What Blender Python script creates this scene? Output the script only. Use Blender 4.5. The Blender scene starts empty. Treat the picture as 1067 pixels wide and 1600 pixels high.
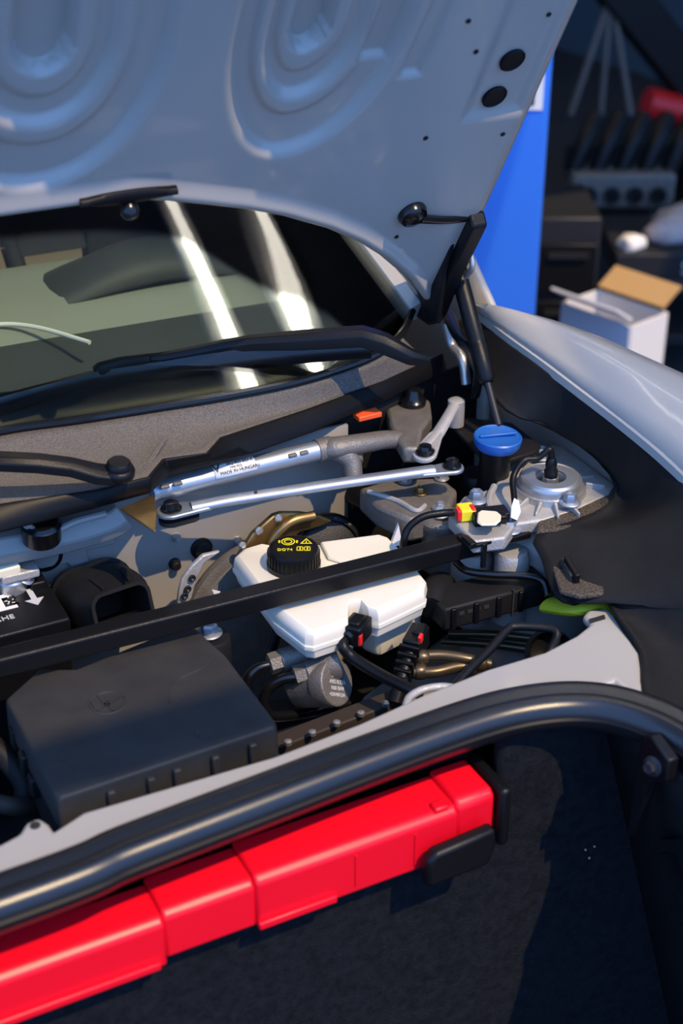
import bpy, bmesh, math, random
from mathutils import Vector, Matrix
random.seed(7)
scene = bpy.context.scene
COL = scene.collection
R = math.radians
# ---------------------------------------------------------------- camera
PITCH, YAW, CZ, FPX = R(29), R(27), 1.6, 2222.9
fw = Vector((math.sin(YAW)*math.cos(PITCH), math.cos(YAW)*math.cos(PITCH), -math.sin(PITCH)))
rt = Vector((math.cos(YAW), -math.sin(YAW), 0)); upv = rt.cross(fw); CAM = Vector((0, 0, CZ))
cd = bpy.data.cameras.new('camera'); cam = bpy.data.objects.new('camera', cd); COL.objects.link(cam)
cd.sensor_fit = 'HORIZONTAL'; cd.sensor_width = 24; cd.lens = 50
cd.clip_start = .02
cam.location = CAM; cam.rotation_euler = fw.to_track_quat('-Z', 'Y').to_euler()
cd.dof.use_dof = True; cd.dof.focus_distance = 1.53; cd.dof.aperture_fstop = 3.8
scene.camera = cam
scene.view_settings.view_transform = 'Standard'; scene.view_settings.look = 'None'
scene.view_settings.gamma = 1; scene.view_settings.exposure = 0.0
scene.view_settings.use_curve_mapping = False
# ---------------------------------------------------------------- sky and sun
w = bpy.data.worlds.new('world'); scene.world = w; w.use_nodes = True
w.node_tree.nodes['Background'].inputs[0].default_value = (.19, .41, .95, 1)
w.node_tree.nodes['Background'].inputs[1].default_value = 2.4
sd = bpy.data.lights.new('sun', 'SUN'); sd.energy = 4.2; sd.color = (1, .75, .44); sd.angle = R(.6)
sun = bpy.data.objects.new('sun', sd); COL.objects.link(sun)
SUND = Vector((.16, -.54, .82)).normalized()
sun.rotation_euler = SUND.to_track_quat('Z', 'Y').to_euler(); sun.location = SUND*6

def at(u, v, x=None, y=None, z=None, d=None):
    r = fw + rt*((u-533.5)/FPX) - upv*((v-800)/FPX)
    if z is not None: t = (z-CZ)/r.z
    elif x is not None: t = x/r.x
    elif y is not None: t = y/r.y
    else: t = d
    return CAM + r*t
# ---------------------------------------------------------------- materials
MATS = {}
def mat(name, col, rough=.5, metal=0, coat=0, sss=0, var=0, vscale=30, bump=0, bscale=200, col2=None, spec=.5, alpha=None):
    m = bpy.data.materials.new(name); m.use_nodes = True; nt = m.node_tree; b = nt.nodes['Principled BSDF']
    b.inputs['Base Color'].default_value = (*col, 1); b.inputs['Roughness'].default_value = rough
    b.inputs['Metallic'].default_value = metal; b.inputs['Coat Weight'].default_value = coat
    b.inputs['Specular IOR Level'].default_value = spec
    if coat: b.inputs['Coat Roughness'].default_value = .06
    if sss:
        b.inputs['Subsurface Weight'].default_value = sss; b.inputs['Subsurface Radius'].default_value = (1, .6, .3)
        b.inputs['Subsurface Scale'].default_value = .01
    tc = nt.nodes.new('ShaderNodeTexCoord')
    if var:
        n = nt.nodes.new('ShaderNodeTexNoise'); n.inputs['Scale'].default_value = vscale; n.inputs['Detail'].default_value = 6
        n.inputs['Roughness'].default_value = .65
        cr = nt.nodes.new('ShaderNodeValToRGB'); cr.color_ramp.elements[0].position = .5-var/2; cr.color_ramp.elements[1].position = .5+var/2+.05
        c2 = col2 or tuple(min(1, c*1.6+.01) for c in col)
        cr.color_ramp.elements[0].color = (*col, 1); cr.color_ramp.elements[1].color = (*c2, 1)
        nt.links.new(tc.outputs['Object'], n.inputs['Vector']); nt.links.new(n.outputs[0], cr.inputs[0])
        nt.links.new(cr.outputs[0], b.inputs['Base Color'])
    if bump:
        n2 = nt.nodes.new('ShaderNodeTexNoise'); n2.inputs['Scale'].default_value = bscale; n2.inputs['Detail'].default_value = 3
        bp = nt.nodes.new('ShaderNodeBump'); bp.inputs['Strength'].default_value = bump; bp.inputs['Distance'].default_value = .002
        nt.links.new(tc.outputs['Object'], n2.inputs['Vector']); nt.links.new(n2.outputs[0], bp.inputs['Height'])
        nt.links.new(bp.outputs[0], b.inputs['Normal'])
    MATS[name] = m; return m
mat('paint', (.375, .35, .31), .38, coat=.25)
mat('paint_bay', (.27, .25, .225), .45, coat=.2, var=.5, vscale=14, col2=(.31, .29, .26))
mat('black', (.006, .006, .0065), .36, spec=.24, bump=.15, bscale=900)
mat('black_gloss', (.005, .005, .0055), .22, spec=.45)
mat('black_dusty', (.008, .0078, .008), .55, var=.5, vscale=25, col2=(.016, .015, .014), bump=.15, bscale=700, spec=.18)
mat('box_plastic', (.022, .021, .020), .5, spec=.35, var=.5, vscale=18, col2=(.046, .042, .037), bump=.25, bscale=900)
mat('cowl', (.075, .066, .056), .8, var=.3, vscale=520, col2=(.17, .15, .13), bump=.5, bscale=1200)
mat('dust', (.012, .0115, .011), .75, var=.30, vscale=420, col2=(.14, .11, .08), bump=.2, bscale=900, spec=.2)
mat('rubber', (.005, .005, .0055), .42, spec=.15)
mat('seal', (.010, .0105, .012), .27, spec=.55, bump=.08, bscale=1500)
mat('zinc', (.42, .46, .51), .45, .8, var=.5, vscale=40, col2=(.34, .38, .42))
mat('steel', (.50, .49, .47), .34, .75, var=.4, vscale=80, col2=(.42, .41, .39))
mat('alu', (.50, .48, .45), .5, .35, var=.5, vscale=50, col2=(.36, .34, .31), bump=.4, bscale=500)
mat('alu_dark', (.24, .22, .195), .5, .45, var=.5, vscale=50, col2=(.15, .135, .12), bump=.4, bscale=500)
mat('bronze', (.42, .27, .10), .38, .9, var=.5, vscale=40, col2=(.20, .13, .06))
mat('brown_tube', (.11, .08, .045), .35, .7)
mat('tank', (.86, .80, .66), .32, sss=.35, spec=.5)
mat('tank_fluid', (.72, .52, .20), .35, sss=.3)
mat('yellow', (.85, .70, .02), .5)
mat('lime', (.45, .50, .02), .5)
mat('red_tab', (.75, .02, .02), .4)
mat('redcase', (.86, .004, .018), .36, sss=.08, spec=.35)
mat('orange', (.85, .10, .02), .45)
mat('blue_cap', (.012, .11, .40), .4)
mat('white', (.82, .81, .78), .5)
mat('cream', (.78, .70, .50), .5)
mat('carpet', (.006, .007, .009), .95, var=.35, vscale=120, col2=(.016, .018, .022), bump=.9, bscale=700, spec=.1)
mat('blue_post', (.04, .20, .80), .35, spec=.4)
mat('ink', (.02, .02, .02), .5)
mat('print', (.55, .55, .56), .5)
mat('dash', (.24, .26, .225), .7, bump=.3, bscale=900)
mat('dark_interior', (.02, .019, .018), .7)
mat('tan', (.34, .26, .17), .6)
mat('concrete', (.045, .046, .05), .8, var=.5, vscale=3, col2=(.07, .07, .072))
mat('wall_teal', (.10, .17, .24), .8, var=.4, vscale=2, col2=(.12, .20, .27))
mat('ceil', (.25, .25, .25), .9)
mat('dark_steel', (.025, .025, .028), .5, .4)
mat('cardboard', (.50, .30, .12), .8)
mat('carton_white', (.80, .77, .74), .6)
mat('cloth', (.62, .55, .52), .9, var=.3, vscale=12, col2=(.35, .27, .26))
mat('wood', (.16, .09, .045), .6, var=.4, vscale=10, col2=(.22, .13, .07))
mat('soot', (.03, .02, .014), .7)
g = bpy.data.materials.new('glass'); g.use_nodes = True; nt = g.node_tree; nt.nodes.clear()
o_ = nt.nodes.new('ShaderNodeOutputMaterial'); mx = nt.nodes.new('ShaderNodeMixShader'); fr = nt.nodes.new('ShaderNodeFresnel'); fr.inputs[0].default_value = 1.5
tr = nt.nodes.new('ShaderNodeBsdfTransparent'); tr.inputs[0].default_value = (.90, .95, .91, 1); gl = nt.nodes.new('ShaderNodeBsdfGlossy'); gl.inputs['Roughness'].default_value = .015
nt.links.new(fr.outputs[0], mx.inputs[0]); nt.links.new(tr.outputs[0], mx.inputs[1]); nt.links.new(gl.outputs[0], mx.inputs[2]); nt.links.new(mx.outputs[0], o_.inputs[0])
MATS['glass'] = g
# ---------------------------------------------------------------- mesh helpers
def V(*a): return Vector(a)
def frame(d):
    d = d.normalized(); a = Vector((0, 0, 1)) if abs(d.z) < .92 else Vector((1, 0, 0))
    s = d.cross(a).normalized(); return s, s.cross(d).normalized(), d      # side, up, dir
def smooth(pts, n=6):
    pts = [Vector(p) for p in pts]
    if len(pts) < 3 or n < 2: return pts
    P = [pts[0]*2-pts[1]]+pts+[pts[-1]*2-pts[-2]]; out = []
    for i in range(1, len(P)-2):
        a, b, c, d = P[i-1:i+3]
        for k in range(n):
            t = k/n
            out.append(.5*((2*b)+(c-a)*t+(2*a-5*b+4*c-d)*t*t+(3*b-a-3*c+d)*t**3))
    out.append(pts[-1]); return out
class B:
    def __init__(s): s.bm = bmesh.new()
    def face(s, vs):
        try: s.bm.faces.new(vs)
        except ValueError: pass
    def box(s, c, size, ax=None, taper=1):
        c = Vector(c); ax = ax or (V(1,0,0), V(0,1,0), V(0,0,1)); vs = []
        for k in (-1, 1):
            for (i, j) in ((-1,-1),(1,-1),(1,1),(-1,1)):
                f = taper if k > 0 else 1
                vs.append(s.bm.verts.new(c+ax[0]*(i*size[0]/2*f)+ax[1]*(j*size[1]/2*f)+ax[2]*(k*size[2]/2)))
        for q in ((3,2,1,0),(4,5,6,7),(0,1,5,4),(1,2,6,5),(2,3,7,6),(3,0,4,7)): s.face([vs[i] for i in q])
        return s
    def bar(s, a, b, wd, h, upd=V(0,0,1), taper=1):
        a, b = Vector(a), Vector(b); d = (b-a).normalized(); sd_ = d.cross(upd).normalized(); u2 = sd_.cross(d)
        vs = []
        for p, f in ((a, 1), (b, taper)):
            for (i, j) in ((-1,-1),(1,-1),(1,1),(-1,1)): vs.append(s.bm.verts.new(p+sd_*(i*wd/2*f)+u2*(j*h/2*f)))
        for q in ((3,2,1,0),(4,5,6,7),(0,1,5,4),(1,2,6,5),(2,3,7,6),(3,0,4,7)): s.face([vs[i] for i in q])
        return s
    def prism(s, pts, vec):
        pts = [Vector(p) for p in pts]; vec = Vector(vec)
        a = [s.bm.verts.new(p) for p in pts]; b = [s.bm.verts.new(p+vec) for p in pts]; n = len(pts)
        s.face(a); s.face(b[::-1])
        for i in range(n): s.face([a[i], b[i], b[(i+1) % n], a[(i+1) % n]])
        return s
    def rings(s, rings, close=True, caps=True):
        R_ = [[s.bm.verts.new(p) for p in r] for r in rings]; n = len(R_[0])
        for a, b in zip(R_, R_[1:]):
            for i in range(n if close else n-1): s.face([a[i], a[(i+1) % n], b[(i+1) % n], b[i]])
        if caps and close: s.face(R_[0][::-1]); s.face(R_[-1])
        return s
    def tube(s, pts, r, n=6, seg=12, flat=1.0):
        pts = smooth(pts, n); rs = []; up_ = None
        for i, p in enumerate(pts):
            d = (pts[min(i+1, len(pts)-1)]-pts[max(i-1, 0)]).normalized()
            if up_ is None: sd_, up_, _ = frame(d)
            sd_ = d.cross(up_).normalized(); up_ = sd_.cross(d).normalized()
            rr = r(i/(len(pts)-1)) if callable(r) else r
            rs.append([p+sd_*(math.cos(2*math.pi*k/seg)*rr)+up_*(math.sin(2*math.pi*k/seg)*rr*flat) for k in range(seg)])
        return s.rings(rs)
    def lathe(s, o, d, prof, seg=32, cap=True):      # prof: (radius, height along d)
        o = Vector(o); a, b, d = frame(Vector(d))
        return s.rings([[o+d*h+(a*math.cos(2*math.pi*k/seg)+b*math.sin(2*math.pi*k/seg))*r for k in range(seg)] for r, h in prof], caps=cap)
    def sweep(s, pts, prof, n=6, upd=V(0,0,1), closeprof=True):   # prof: (side, up)
        pts = smooth(pts, n); rs = []
        for i, p in enumerate(pts):
            d = (pts[min(i+1, len(pts)-1)]-pts[max(i-1, 0)]).normalized(); sd_ = d.cross(upd).normalized(); u2 = sd_.cross(d)
            rs.append([p+sd_*x+u2*y for x, y in prof])
        return s.rings(rs, close=closeprof)
    def grid(s, rows):
        return s.rings(rows, close=False)
    def hexbolt(s, o, d, r, h=None):
        h = h or r*1.1
        s.lathe(o, d, [(r*1.55, 0), (r*1.6, r*.18), (r*1.35, r*.38)], 24)
        s.lathe(Vector(o)+Vector(d).normalized()*r*.3, d, [(r, 0), (r, h*.85), (r*.86, h), (r*.55, h), (r*.5, h*.85)], 6)
        return s
ORG = {}
def obj(name, b, m, parent=None, bevel=0, seg=2, flat=False, thick=0, angle=40, sub=0):
    bm = b.bm; bmesh.ops.recalc_face_normals(bm, faces=bm.faces)
    me = bpy.data.meshes.new(name)
    if parent is not None: org = ORG[parent.name]
    else:
        xs = [v.co for v in bm.verts]; org = V((min(p.x for p in xs)+max(p.x for p in xs))/2, (min(p.y for p in xs)+max(p.y for p in xs))/2, min(p.z for p in xs))
    bmesh.ops.translate(bm, verts=bm.verts, vec=-org); bm.to_mesh(me); bm.free()
    if not flat:
        me.shade_smooth(); me.set_sharp_from_angle(angle=R(angle))
    me.materials.append(MATS[m]); o = bpy.data.objects.new(name, me); COL.objects.link(o)
    ORG[o.name] = org
    if parent is not None: o.parent = parent
    else: o.location = org
    if thick:
        md = o.modifiers.new('solid', 'SOLIDIFY'); md.thickness = abs(thick); md.offset = 1 if thick > 0 else -1
    if sub:
        md = o.modifiers.new('sub', 'SUBSURF'); md.levels = md.render_levels = sub
    if bevel:
        md = o.modifiers.new('bevel', 'BEVEL'); md.width = bevel; md.segments = seg; md.limit_method = 'ANGLE'; md.angle_limit = R(35)
    return o
def tag(o, label, cat, group=None):
    o['label'] = label; o['category'] = cat
    if group: o['group'] = group
    return o
def thing(name, label, cat, loc, group=None):
    o = bpy.data.objects.new(name, None); COL.objects.link(o); o.location = Vector(loc); ORG[o.name] = Vector(loc); o.empty_display_size = .05
    return tag(o, label, cat, group)
def struct(o): o['kind'] = 'structure'; return o
def text(name, s, m, parent, o, xd, yd, size, depth=.0004, align='CENTER'):
    c = bpy.data.curves.new('t', 'FONT'); c.body = s; c.size = size; c.extrude = depth; c.align_x = align; c.align_y = 'CENTER'
    t = bpy.data.objects.new('t', c); COL.objects.link(t)
    dg = bpy.context.evaluated_depsgraph_get(); me = bpy.data.meshes.new_from_object(t.evaluated_get(dg)); bpy.data.objects.remove(t)
    xd = Vector(xd).normalized(); yd = Vector(yd); yd = (yd-xd*yd.dot(xd)).normalized(); zd = xd.cross(yd)
    mt = Matrix((( *[a[0] for a in (xd, yd, zd)], o[0]), (*[a[1] for a in (xd, yd, zd)], o[1]), (*[a[2] for a in (xd, yd, zd)], o[2]), (0, 0, 0, 1)))
    me.transform(Matrix.Translation(-ORG[parent.name]) @ mt); me.materials.clear(); me.materials.append(MATS[m])
    ob = bpy.data.objects.new(name, me); COL.objects.link(ob); ob.parent = parent; ORG[ob.name] = ORG[parent.name]; return ob
# ================================================================ SETTING: workshop with an open front, car nose standing out of it
b = B(); b.box((1, 2, -.05), (14, 16, .1)); struct(obj('floor', b, 'concrete'))
b = B(); b.box((2.5, 7.06, 1.6), (11, .12, 3.2)); struct(obj('wall_back', b, 'wall_teal'))
b = B(); b.box((4.9, 4.55, 1.6), (.12, 4.9, 3.2)); struct(obj('wall_right', b, 'wall_teal'))
b = B(); b.box((1.2, 4.15, 3.28), (7.52, 5.9, .14)); struct(obj('ceiling', b, 'ceil'))
b = B(); b.box((-.80, -.6025, 3.215), (3.4, .065, .03)); b.box((-1.6, .32, 3.25), (.10, 1.8, .08)); struct(obj('trim_added_beam', b, 'dark_steel'))  # added beam out of view, placed to shade the front of the fuse box
# added louvred sunshade out of view, slats dim the sun on the wing
b = B()
for y in (-1.18, .88): b.box((1.66, y, 3.25), (.64, .04, .05))
lv = struct(obj('trim_added_sunshade', b, 'dark_steel'))
for k in range(25):
    b = B(); b.box((1.37+.024*k, -.15, 3.25), (.0125, 2.02, .004)); obj('shade_slat', b, 'white', lv, flat=True)
b = B(); b.box((-2.5, 4.55, 1.6), (.12, 4.9, 3.2)); struct(obj('wall_left', b, 'wall_teal'))
b = B(); b.box((3.05, 1.1, 1.6), (.14, 1.9, 3.2)); struct(obj('wall_added', b, 'concrete'))  # added wall out of view, keeps blue sky light off the wing
# added strip lamps out of view: background fill and streaks in the windshield
lm_ = bpy.data.materials.new('lamp'); lm_.use_nodes = True; e_ = lm_.node_tree.nodes['Principled BSDF']; e_.inputs['Emission Color'].default_value = (1, .93, .80, 1); e_.inputs['Emission Strength'].default_value = 18; MATS['lamp'] = lm_
for k, (x, y, ln, lab) in enumerate(((1.06, 1.95, 1.5, 'added white ceiling strip lamp above the windshield'), (1.50, 1.95, 1.5, 'added white ceiling strip lamp right of the windshield'), (2.5, 3.4, 1.3, 'added white ceiling strip lamp above the tool cart'), (1.4, 4.6, 1.3, 'added white ceiling strip lamp near the back wall'))):
    t = thing('added_strip_lamp', lab, 'lamp', (x, y, 3.12), 'added ceiling strip lamps')
    b = B(); b.box((x, y, 3.185), (.16, ln, .05)); obj('housing', b, 'white', t, bevel=.005)
    b = B(); b.box((x, y, 3.150), (.06, ln-.06, .03)); obj('diffuser', b, 'lamp', t, bevel=.005)
# ================================================================ CAR
car = thing('car', 'grey car with its front lid open, seen over the front compartment', 'car', (.33, 1.4, 0))
XC = .33
# ---- hood
TH = R(56); HO = V(0, 1.39, .99); HD = V(0, -math.cos(TH), math.sin(TH)); HN = V(0, -math.sin(TH), -math.cos(TH))
def hp(u, v):
    r = fw + rt*((u-533.5)/FPX) - upv*((v-800)/FPX); k = (HO-CAM).dot(HN)/r.dot(HN); p = CAM+r*k
    s_ = (p-HO).dot(HD); return XC+(p.x-XC)/(1-.10*s_), s_
def H(x, s, h=0): return V(XC+(x-XC)*(1-.10*s), HO.y, HO.z) + HD*s + HN*h
def sm(a, b_, x):
    t = max(0, min(1, (x-a)/(b_-a))); return t*t*(3-2*t)
def interp(tab, x):
    if x <= tab[0][0]: return tab[0][1]
    for (a, p), (c, q) in zip(tab, tab[1:]):
        if x <= c:
            return p+(q-p)*(x-a)/(c-a)
    return tab[-1][1]
EDGE = sorted(hp(u, v) for u, v in ((694, 520), (668, 470), (640, 430), (600, 396), (560, 371), (510, 349), (440, 329), (380, 318), (320, 311), (260, 305), (190, 302)))
XMAX = .848
def sedge(x):
    if x < XC: x = 2*XC-x
    if x < EDGE[0][0]: return EDGE[0][1]
    return interp(EDGE, x)
def Ushape(x, s, cx, cs, kr, kl, kb):
    dx = x-cx; dx *= kr if dx > 0 else kl; ds = min(0, s-cs)*kb
    return math.hypot(dx, ds)
def terr(D):
    h = -.010*sm(.079, .071, D)            # outer bowl
    h += .0055*sm(.055, .050, D)           # rib
    h -= .009*sm(.045, .039, D)            # second bowl
    h += .004*sm(.031, .027, D)
    h -= .016*sm(.0185, .0168, D)          # slot
    return h
cR = hp(490, 42); cL = hp(76, 72)
pk1 = hp(581, 98); pk2 = hp(640, 115); hk = hp(770, 170)
def sdbox(x, s, cx, s0, hw, hl, lean):
    x = x - lean*(s-s0)
    return max(abs(x-cx)-hw, s0-s, s-s0-hl)
def hh(x, s):
    D1 = Ushape(x, s, cR[0], cR[1], .74, 1.0, .50); D2 = Ushape(x, s, cL[0], cL[1], .70, .62, .48)
    h = min(terr(D1), terr(D2)) if min(D1, D2) < .09 else 0
    h -= .006*sm(.004, -.003, sdbox(x, s, pk1[0]+.002, pk1[1], .016, .3, .10))
    h -= .006*sm(.004, -.003, sdbox(x, s, pk2[0], pk2[1], .011, .3, .10))
    h -= .006*sm(.006, -.010, sdbox(x, s, .80, hp(740, 183)[1], .036, .22, 0)-.0)
    e = s-sedge(x)
    h += .010*sm(.030, .0, e)*sm(-.001, .012, e) + .004*sm(.25, .02, e)
    h -= .008*sm(.014, .0, XMAX-x)
    return h
NX, NS, SMAX = 300, 230, .86
xs = [-.188+(XMAX+.188)*i/NX for i in range(NX+1)]
b = B()
b.grid([[H(x, sedge(x)+(SMAX-sedge(x))*(j/NS)**1.15, hh(x, sedge(x)+(SMAX-sedge(x))*(j/NS)**1.15)) for x in xs] for j in range(NS+1)])
hood = obj('hood', b, 'paint', car, thick=0, angle=180)
md = hood.modifiers.new('solid', 'SOLIDIFY'); md.thickness = .004; md.offset = 0
b = B(); rows = []
for j in range(25):
    row = []
    for i in range(61):
        x = -.198+(XMAX+.010+.198)*i/60; s0 = sedge(min(max(x, -.188), XMAX))-.013; s = s0+(SMAX+.012-s0)*j/24
        row.append(H(x, s, -.034+.02*sm(.03, 0, XMAX+.010-x)+.02*sm(.04, 0, s-s0)))
    rows.append(row)
b.grid(rows); o = obj('outer_skin', b, 'paint', hood, angle=180)
md = o.modifiers.new('solid', 'SOLIDIFY'); md.thickness = .005; md.offset = 0
for (u, v) in ((802, 97), (774, 154)):  # dark discs stand in for the darkness inside two open hood holes
    x, s = hp(u, v); b = B(); b.lathe(H(x, s, hh(x, s)+.0035), HN, [(.0128, -.002), (.0135, .001), (.0122, .0022), (.0115, .0012), (.006, .0006), (.0005, .0005)], 28)
    obj('hole_disc', b, 'rubber', hood)
for (u, v) in ((730, 30), (742, 78), (860, 27), (663, 212), (784, 207), (616, 363)):
    x, s = hp(u, v); b = B(); b.lathe(H(x, s, hh(x, s)+.0025), HN, [(.0026, -.001), (.0026, .0006), (.0016, .0012), (.0004, .0006)], 14)
    obj('drain_hole', b, 'black_gloss', hood)
# centre buffer
x0, s0 = hp(118, 296); x1, s1 = hp(265, 293); b = B(); n = 16; rows = []
for k in range(n+1):
    t = k/n; wv = .0075*math.sin(math.pi*min(max(t, .08), .92))**.5; c = H(x0+(x1-x0)*t, sedge((x0+x1)/2)+.012, 0)
    rows.append([c+HD*(math.cos(a)*wv)+HN*(.014+math.sin(a)*.005) for a in [2*math.pi*q/10 for q in range(10)]])
b.rings(rows); pl = obj('latch_buffer', b, 'rubber', hood)
xm, smm = hp(192, 303); b = B(); b.lathe(H(xm, smm+.004, .012), HN-HD*.6, [(.006, 0), (.0085, .006), (.0088, .011), (.006, .016), (.0005, .018)], 20)
obj('rubber_stop', b, 'black_gloss', hood)
# corner buffer with stem
xb, sb = hp(640, 326); b = B(); b.lathe(H(xb, sb, hh(xb, sb)), HN, [(.016, 0), (.0165, .005), (.0145, .010), (.0125, .008), (.011, .010), (.007, .013), (.0005, .013)], 28)
obj('corner_buffer', b, 'black_gloss', hood)
p0 = H(xb+.008, sb-.004, .012); p1 = at(735, 340, x=.822); b = B(); b.tube([p0, p0.lerp(p1, .5)+V(0, 0, -.002), p1], lambda t: .0052-.0012*t, 6, 10); obj('buffer_stem', b, 'black_gloss', hood)
# hinge bracket
b = B(); XB = .836
b.prism([at(u, v, x=XB) for u, v in ((722, 334), (757, 328), (763, 352), (727, 425), (700, 490), (690, 505), (672, 492), (662, 440), (690, 400))], (-.020, 0, 0))
obj('hinge_bracket', b, 'black', car, bevel=.003)
b = B(); b.prism([at(u, v, x=XB-.021) for u, v in ((712, 344), (722, 344), (700, 420), (690, 500), (672, 505), (655, 445), (668, 425), (690, 400))], (-.006, 0, 0)); obj('hinge_leaf', b, 'black', car, bevel=.0015)
b = B(); b.tube([at(736, 400, x=.842), at(738, 418, x=.842), at(728, 432, x=.842)], .0035, 5, 10); obj('hinge_pin', b, 'steel', car)
b = B(); b.tube([at(700, 490, x=.86), at(716, 525, x=.838), at(738, 545, x=.844), at(748, 580, x=.846), at(742, 620, x=.846)], .008, 6, 10, flat=.5); obj('hinge_arm', b, 'black', car)
b = B(); b.tube([at(696, 505, x=.845), at(706, 540, x=.85), at(722, 560, x=.85), at(728, 600, x=.85)], .006, 6, 10); obj('hinge_link', b, 'steel', car)
# ---- windshield, dashboard, pillars, roof
WS = [at(u, v, z=zz) for u, v, zz in ((0, 672, .945), (120, 655, .946), (240, 636, .948), (350, 618, .95), (450, 598, .953), (530, 575, .957), (590, 550, .963), (625, 520, .972), (642, 485, .985))]
dxm = WS[0].x
WSB = [V(2*dxm-p.x, p.y, p.z) for p in WS[:0:-1]] + WS
def wsup(p, t): return V(p.x-(p.x-dxm)*.30*t, p.y+.80*t, p.z+.42*t+.02*math.sin(math.pi*t))
base = smooth(WSB, 4)
b = B(); b.grid([[wsup(p, j/14) for p in base] for j in range(15)]); o = obj('windshield', b, 'glass', car, angle=180, thick=.004); o.modifiers['solid'].use_rim = False
b = B(); b.tube([p+V(0, -.004, .001) for p in WSB], .0045, 4, 8); obj('windshield_seal', b, 'black_gloss', car)
b = B(); b.grid([[wsup(p, t)+V(0, .004, -.010) for p in base] for t in (0, .03, .06)]); obj('windshield_frit', b, 'rubber', car, thick=.001)
for sg in (0, 1):
    e = WSB[-1] if sg else WSB[0]; b = B(); b.sweep([wsup(e, t/6)+V(.012 if sg else -.012, 0, 0) for t in range(7)], [(-.016, -.02), (-.016, .006), (-.004, .012), (.018, .006), (.022, -.02)], 2); obj('a_pillar', b, 'paint', car)
b = B(); tp = [wsup(p, 1) for p in base]
b.grid([[p+V(-(p.x-XC)*.08*t, .9*t, .06*math.sin(math.pi*t*.8)) for p in tp] for t in [k/8 for k in range(9)]]); obj('roof', b, 'paint', car, thick=.01)
b = B(); rows = []
for j in range(14):
    t = j/13; rows.append([V(-.22+1.03*i/30, 1.405+.42*t+.02*math.sin(i/30*math.pi), .925+.055*sm(0, .5, t)-.09*sm(.8, 1, t)) for i in range(31)])
b.grid(rows); obj('dashboard', b, 'dash', car, thick=.01, angle=180)
mat('dash_dark', (.035, .042, .045), .6)
b = B(); b.grid([[V(-.21+1.0*i/30, 1.412+.14*t+.02*math.sin(i/30*math.pi), .934+.030*sm(0, 1, t)+.004) for i in range(31)] for t in [k/6 for k in range(7)]]); obj('defroster_panel', b, 'dash_dark', car, thick=.004, angle=180)
b = B(); b.grid([[V(.42+.30*i/12, 1.60+.16*t, .975+.05*math.sin(math.pi*i/12)*math.sin(math.pi*min(1, t*1.0+.12)) ) for i in range(13)] for t in [k/6 for k in range(7)]]); obj('instrument_binnacle', b, 'dash_dark', car, thick=.006, angle=180)
b = B(); b.tube([at(u, v, z=.985) for u, v in ((-60, 520), (0, 507), (60, 512), (140, 535))], .0028, 6, 8); obj('vent_trim', b, 'white', car)
b = B(); b.box((.33, 1.95, .55), (1.0, .9, .6)); obj('cabin_floor', b, 'dark_interior', car)
for sg in (0, 1):   # seats
    b = B(); c = V(.06+.52*sg, 2.05, .78); b.prism([c+V(x, 0, z) for x, z in ((-.2, 0), (.2, 0), (.21, .35), (.13, .45), (.11, .62), (-.11, .62), (-.13, .45), (-.21, .35))], (0, .12, .03)); obj('seat_back', b, 'tan', car, bevel=.03, seg=3)
c = V(.58, 1.80, 1.0); b = B(); dn = V(0, -.9, .35).normalized(); sa, sb2, _ = frame(dn)
b.tube([c+(sa*math.cos(a)+sb2*math.sin(a))*.15 for a in [2*math.pi*k/28 for k in range(29)]], .013, 1, 10); b.box(c, (.10, .03, .08)); b.bar(c-sa*.15, c+sa*.15, .03, .015, dn); obj('steering_wheel', b, 'dark_interior', car)
# ---- cowl panel and rubber strip
CT = [at(u, v, z=.928) for u, v in ((-90, 800), (0, 786), (150, 764), (235, 744), (258, 717), (325, 707), (345, 682), (480, 638), (600, 594), (692, 551))]
CB = [at(u, v, z=.906) for u, v in ((-90, 852), (0, 833), (150, 795), (235, 771), (262, 745), (332, 724), (396, 709), (490, 676), (610, 622), (697, 582))]
def resamp(pts, n):
    L = [0]
    for p, q in zip(pts, pts[1:]): L.append(L[-1]+(q-p).length)
    out = []
    for k in range(n):
        t = L[-1]*k/(n-1)
        for i in range(len(L)-1):
            if t <= L[i+1]+1e-9:
                out.append(pts[i].lerp(pts[i+1], (t-L[i])/(L[i+1]-L[i]))); break
    return out
n = 60; ct = resamp(CT, n); wb = resamp(smooth([at(-90, 700, z=.945)]+WS[:-1], 4), n)
b = B(); b.grid([[p.lerp(q, t)+V(0, .004*(1-t), -.006-.010*math.sin(math.pi*t)) for p, q in zip(ct, wb)] for t in [k/8 for k in range(9)]]); cowl = obj('cowl_panel', b, 'cowl', car, thick=-.004, angle=60)
b = B(); cb = [q for q in CB]
b.grid([[p.lerp(q, t)+V(0, -.004*math.sin(math.pi*t), 0) for p, q in zip(CT, CB)] for t in (0, .12, .5, .88, 1)]); obj('cowl_strip', b, 'rubber', car, thick=.006, bevel=.0015)
b = B(); b.prism([at(u, v, z=.905) for u, v in ((188, 795), (240, 772), (246, 800), (243, 831))], (0, .003, -.003)); obj('cowl_clip', b, 'bronze', car, bevel=.001)
# scratch reflector rib on the cowl
b = B(); b.bar(at(230, 728, z=.922), at(258, 684, z=.932), .006, .004); obj('cowl_rib', b, 'cowl', cowl, bevel=.0015)
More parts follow.
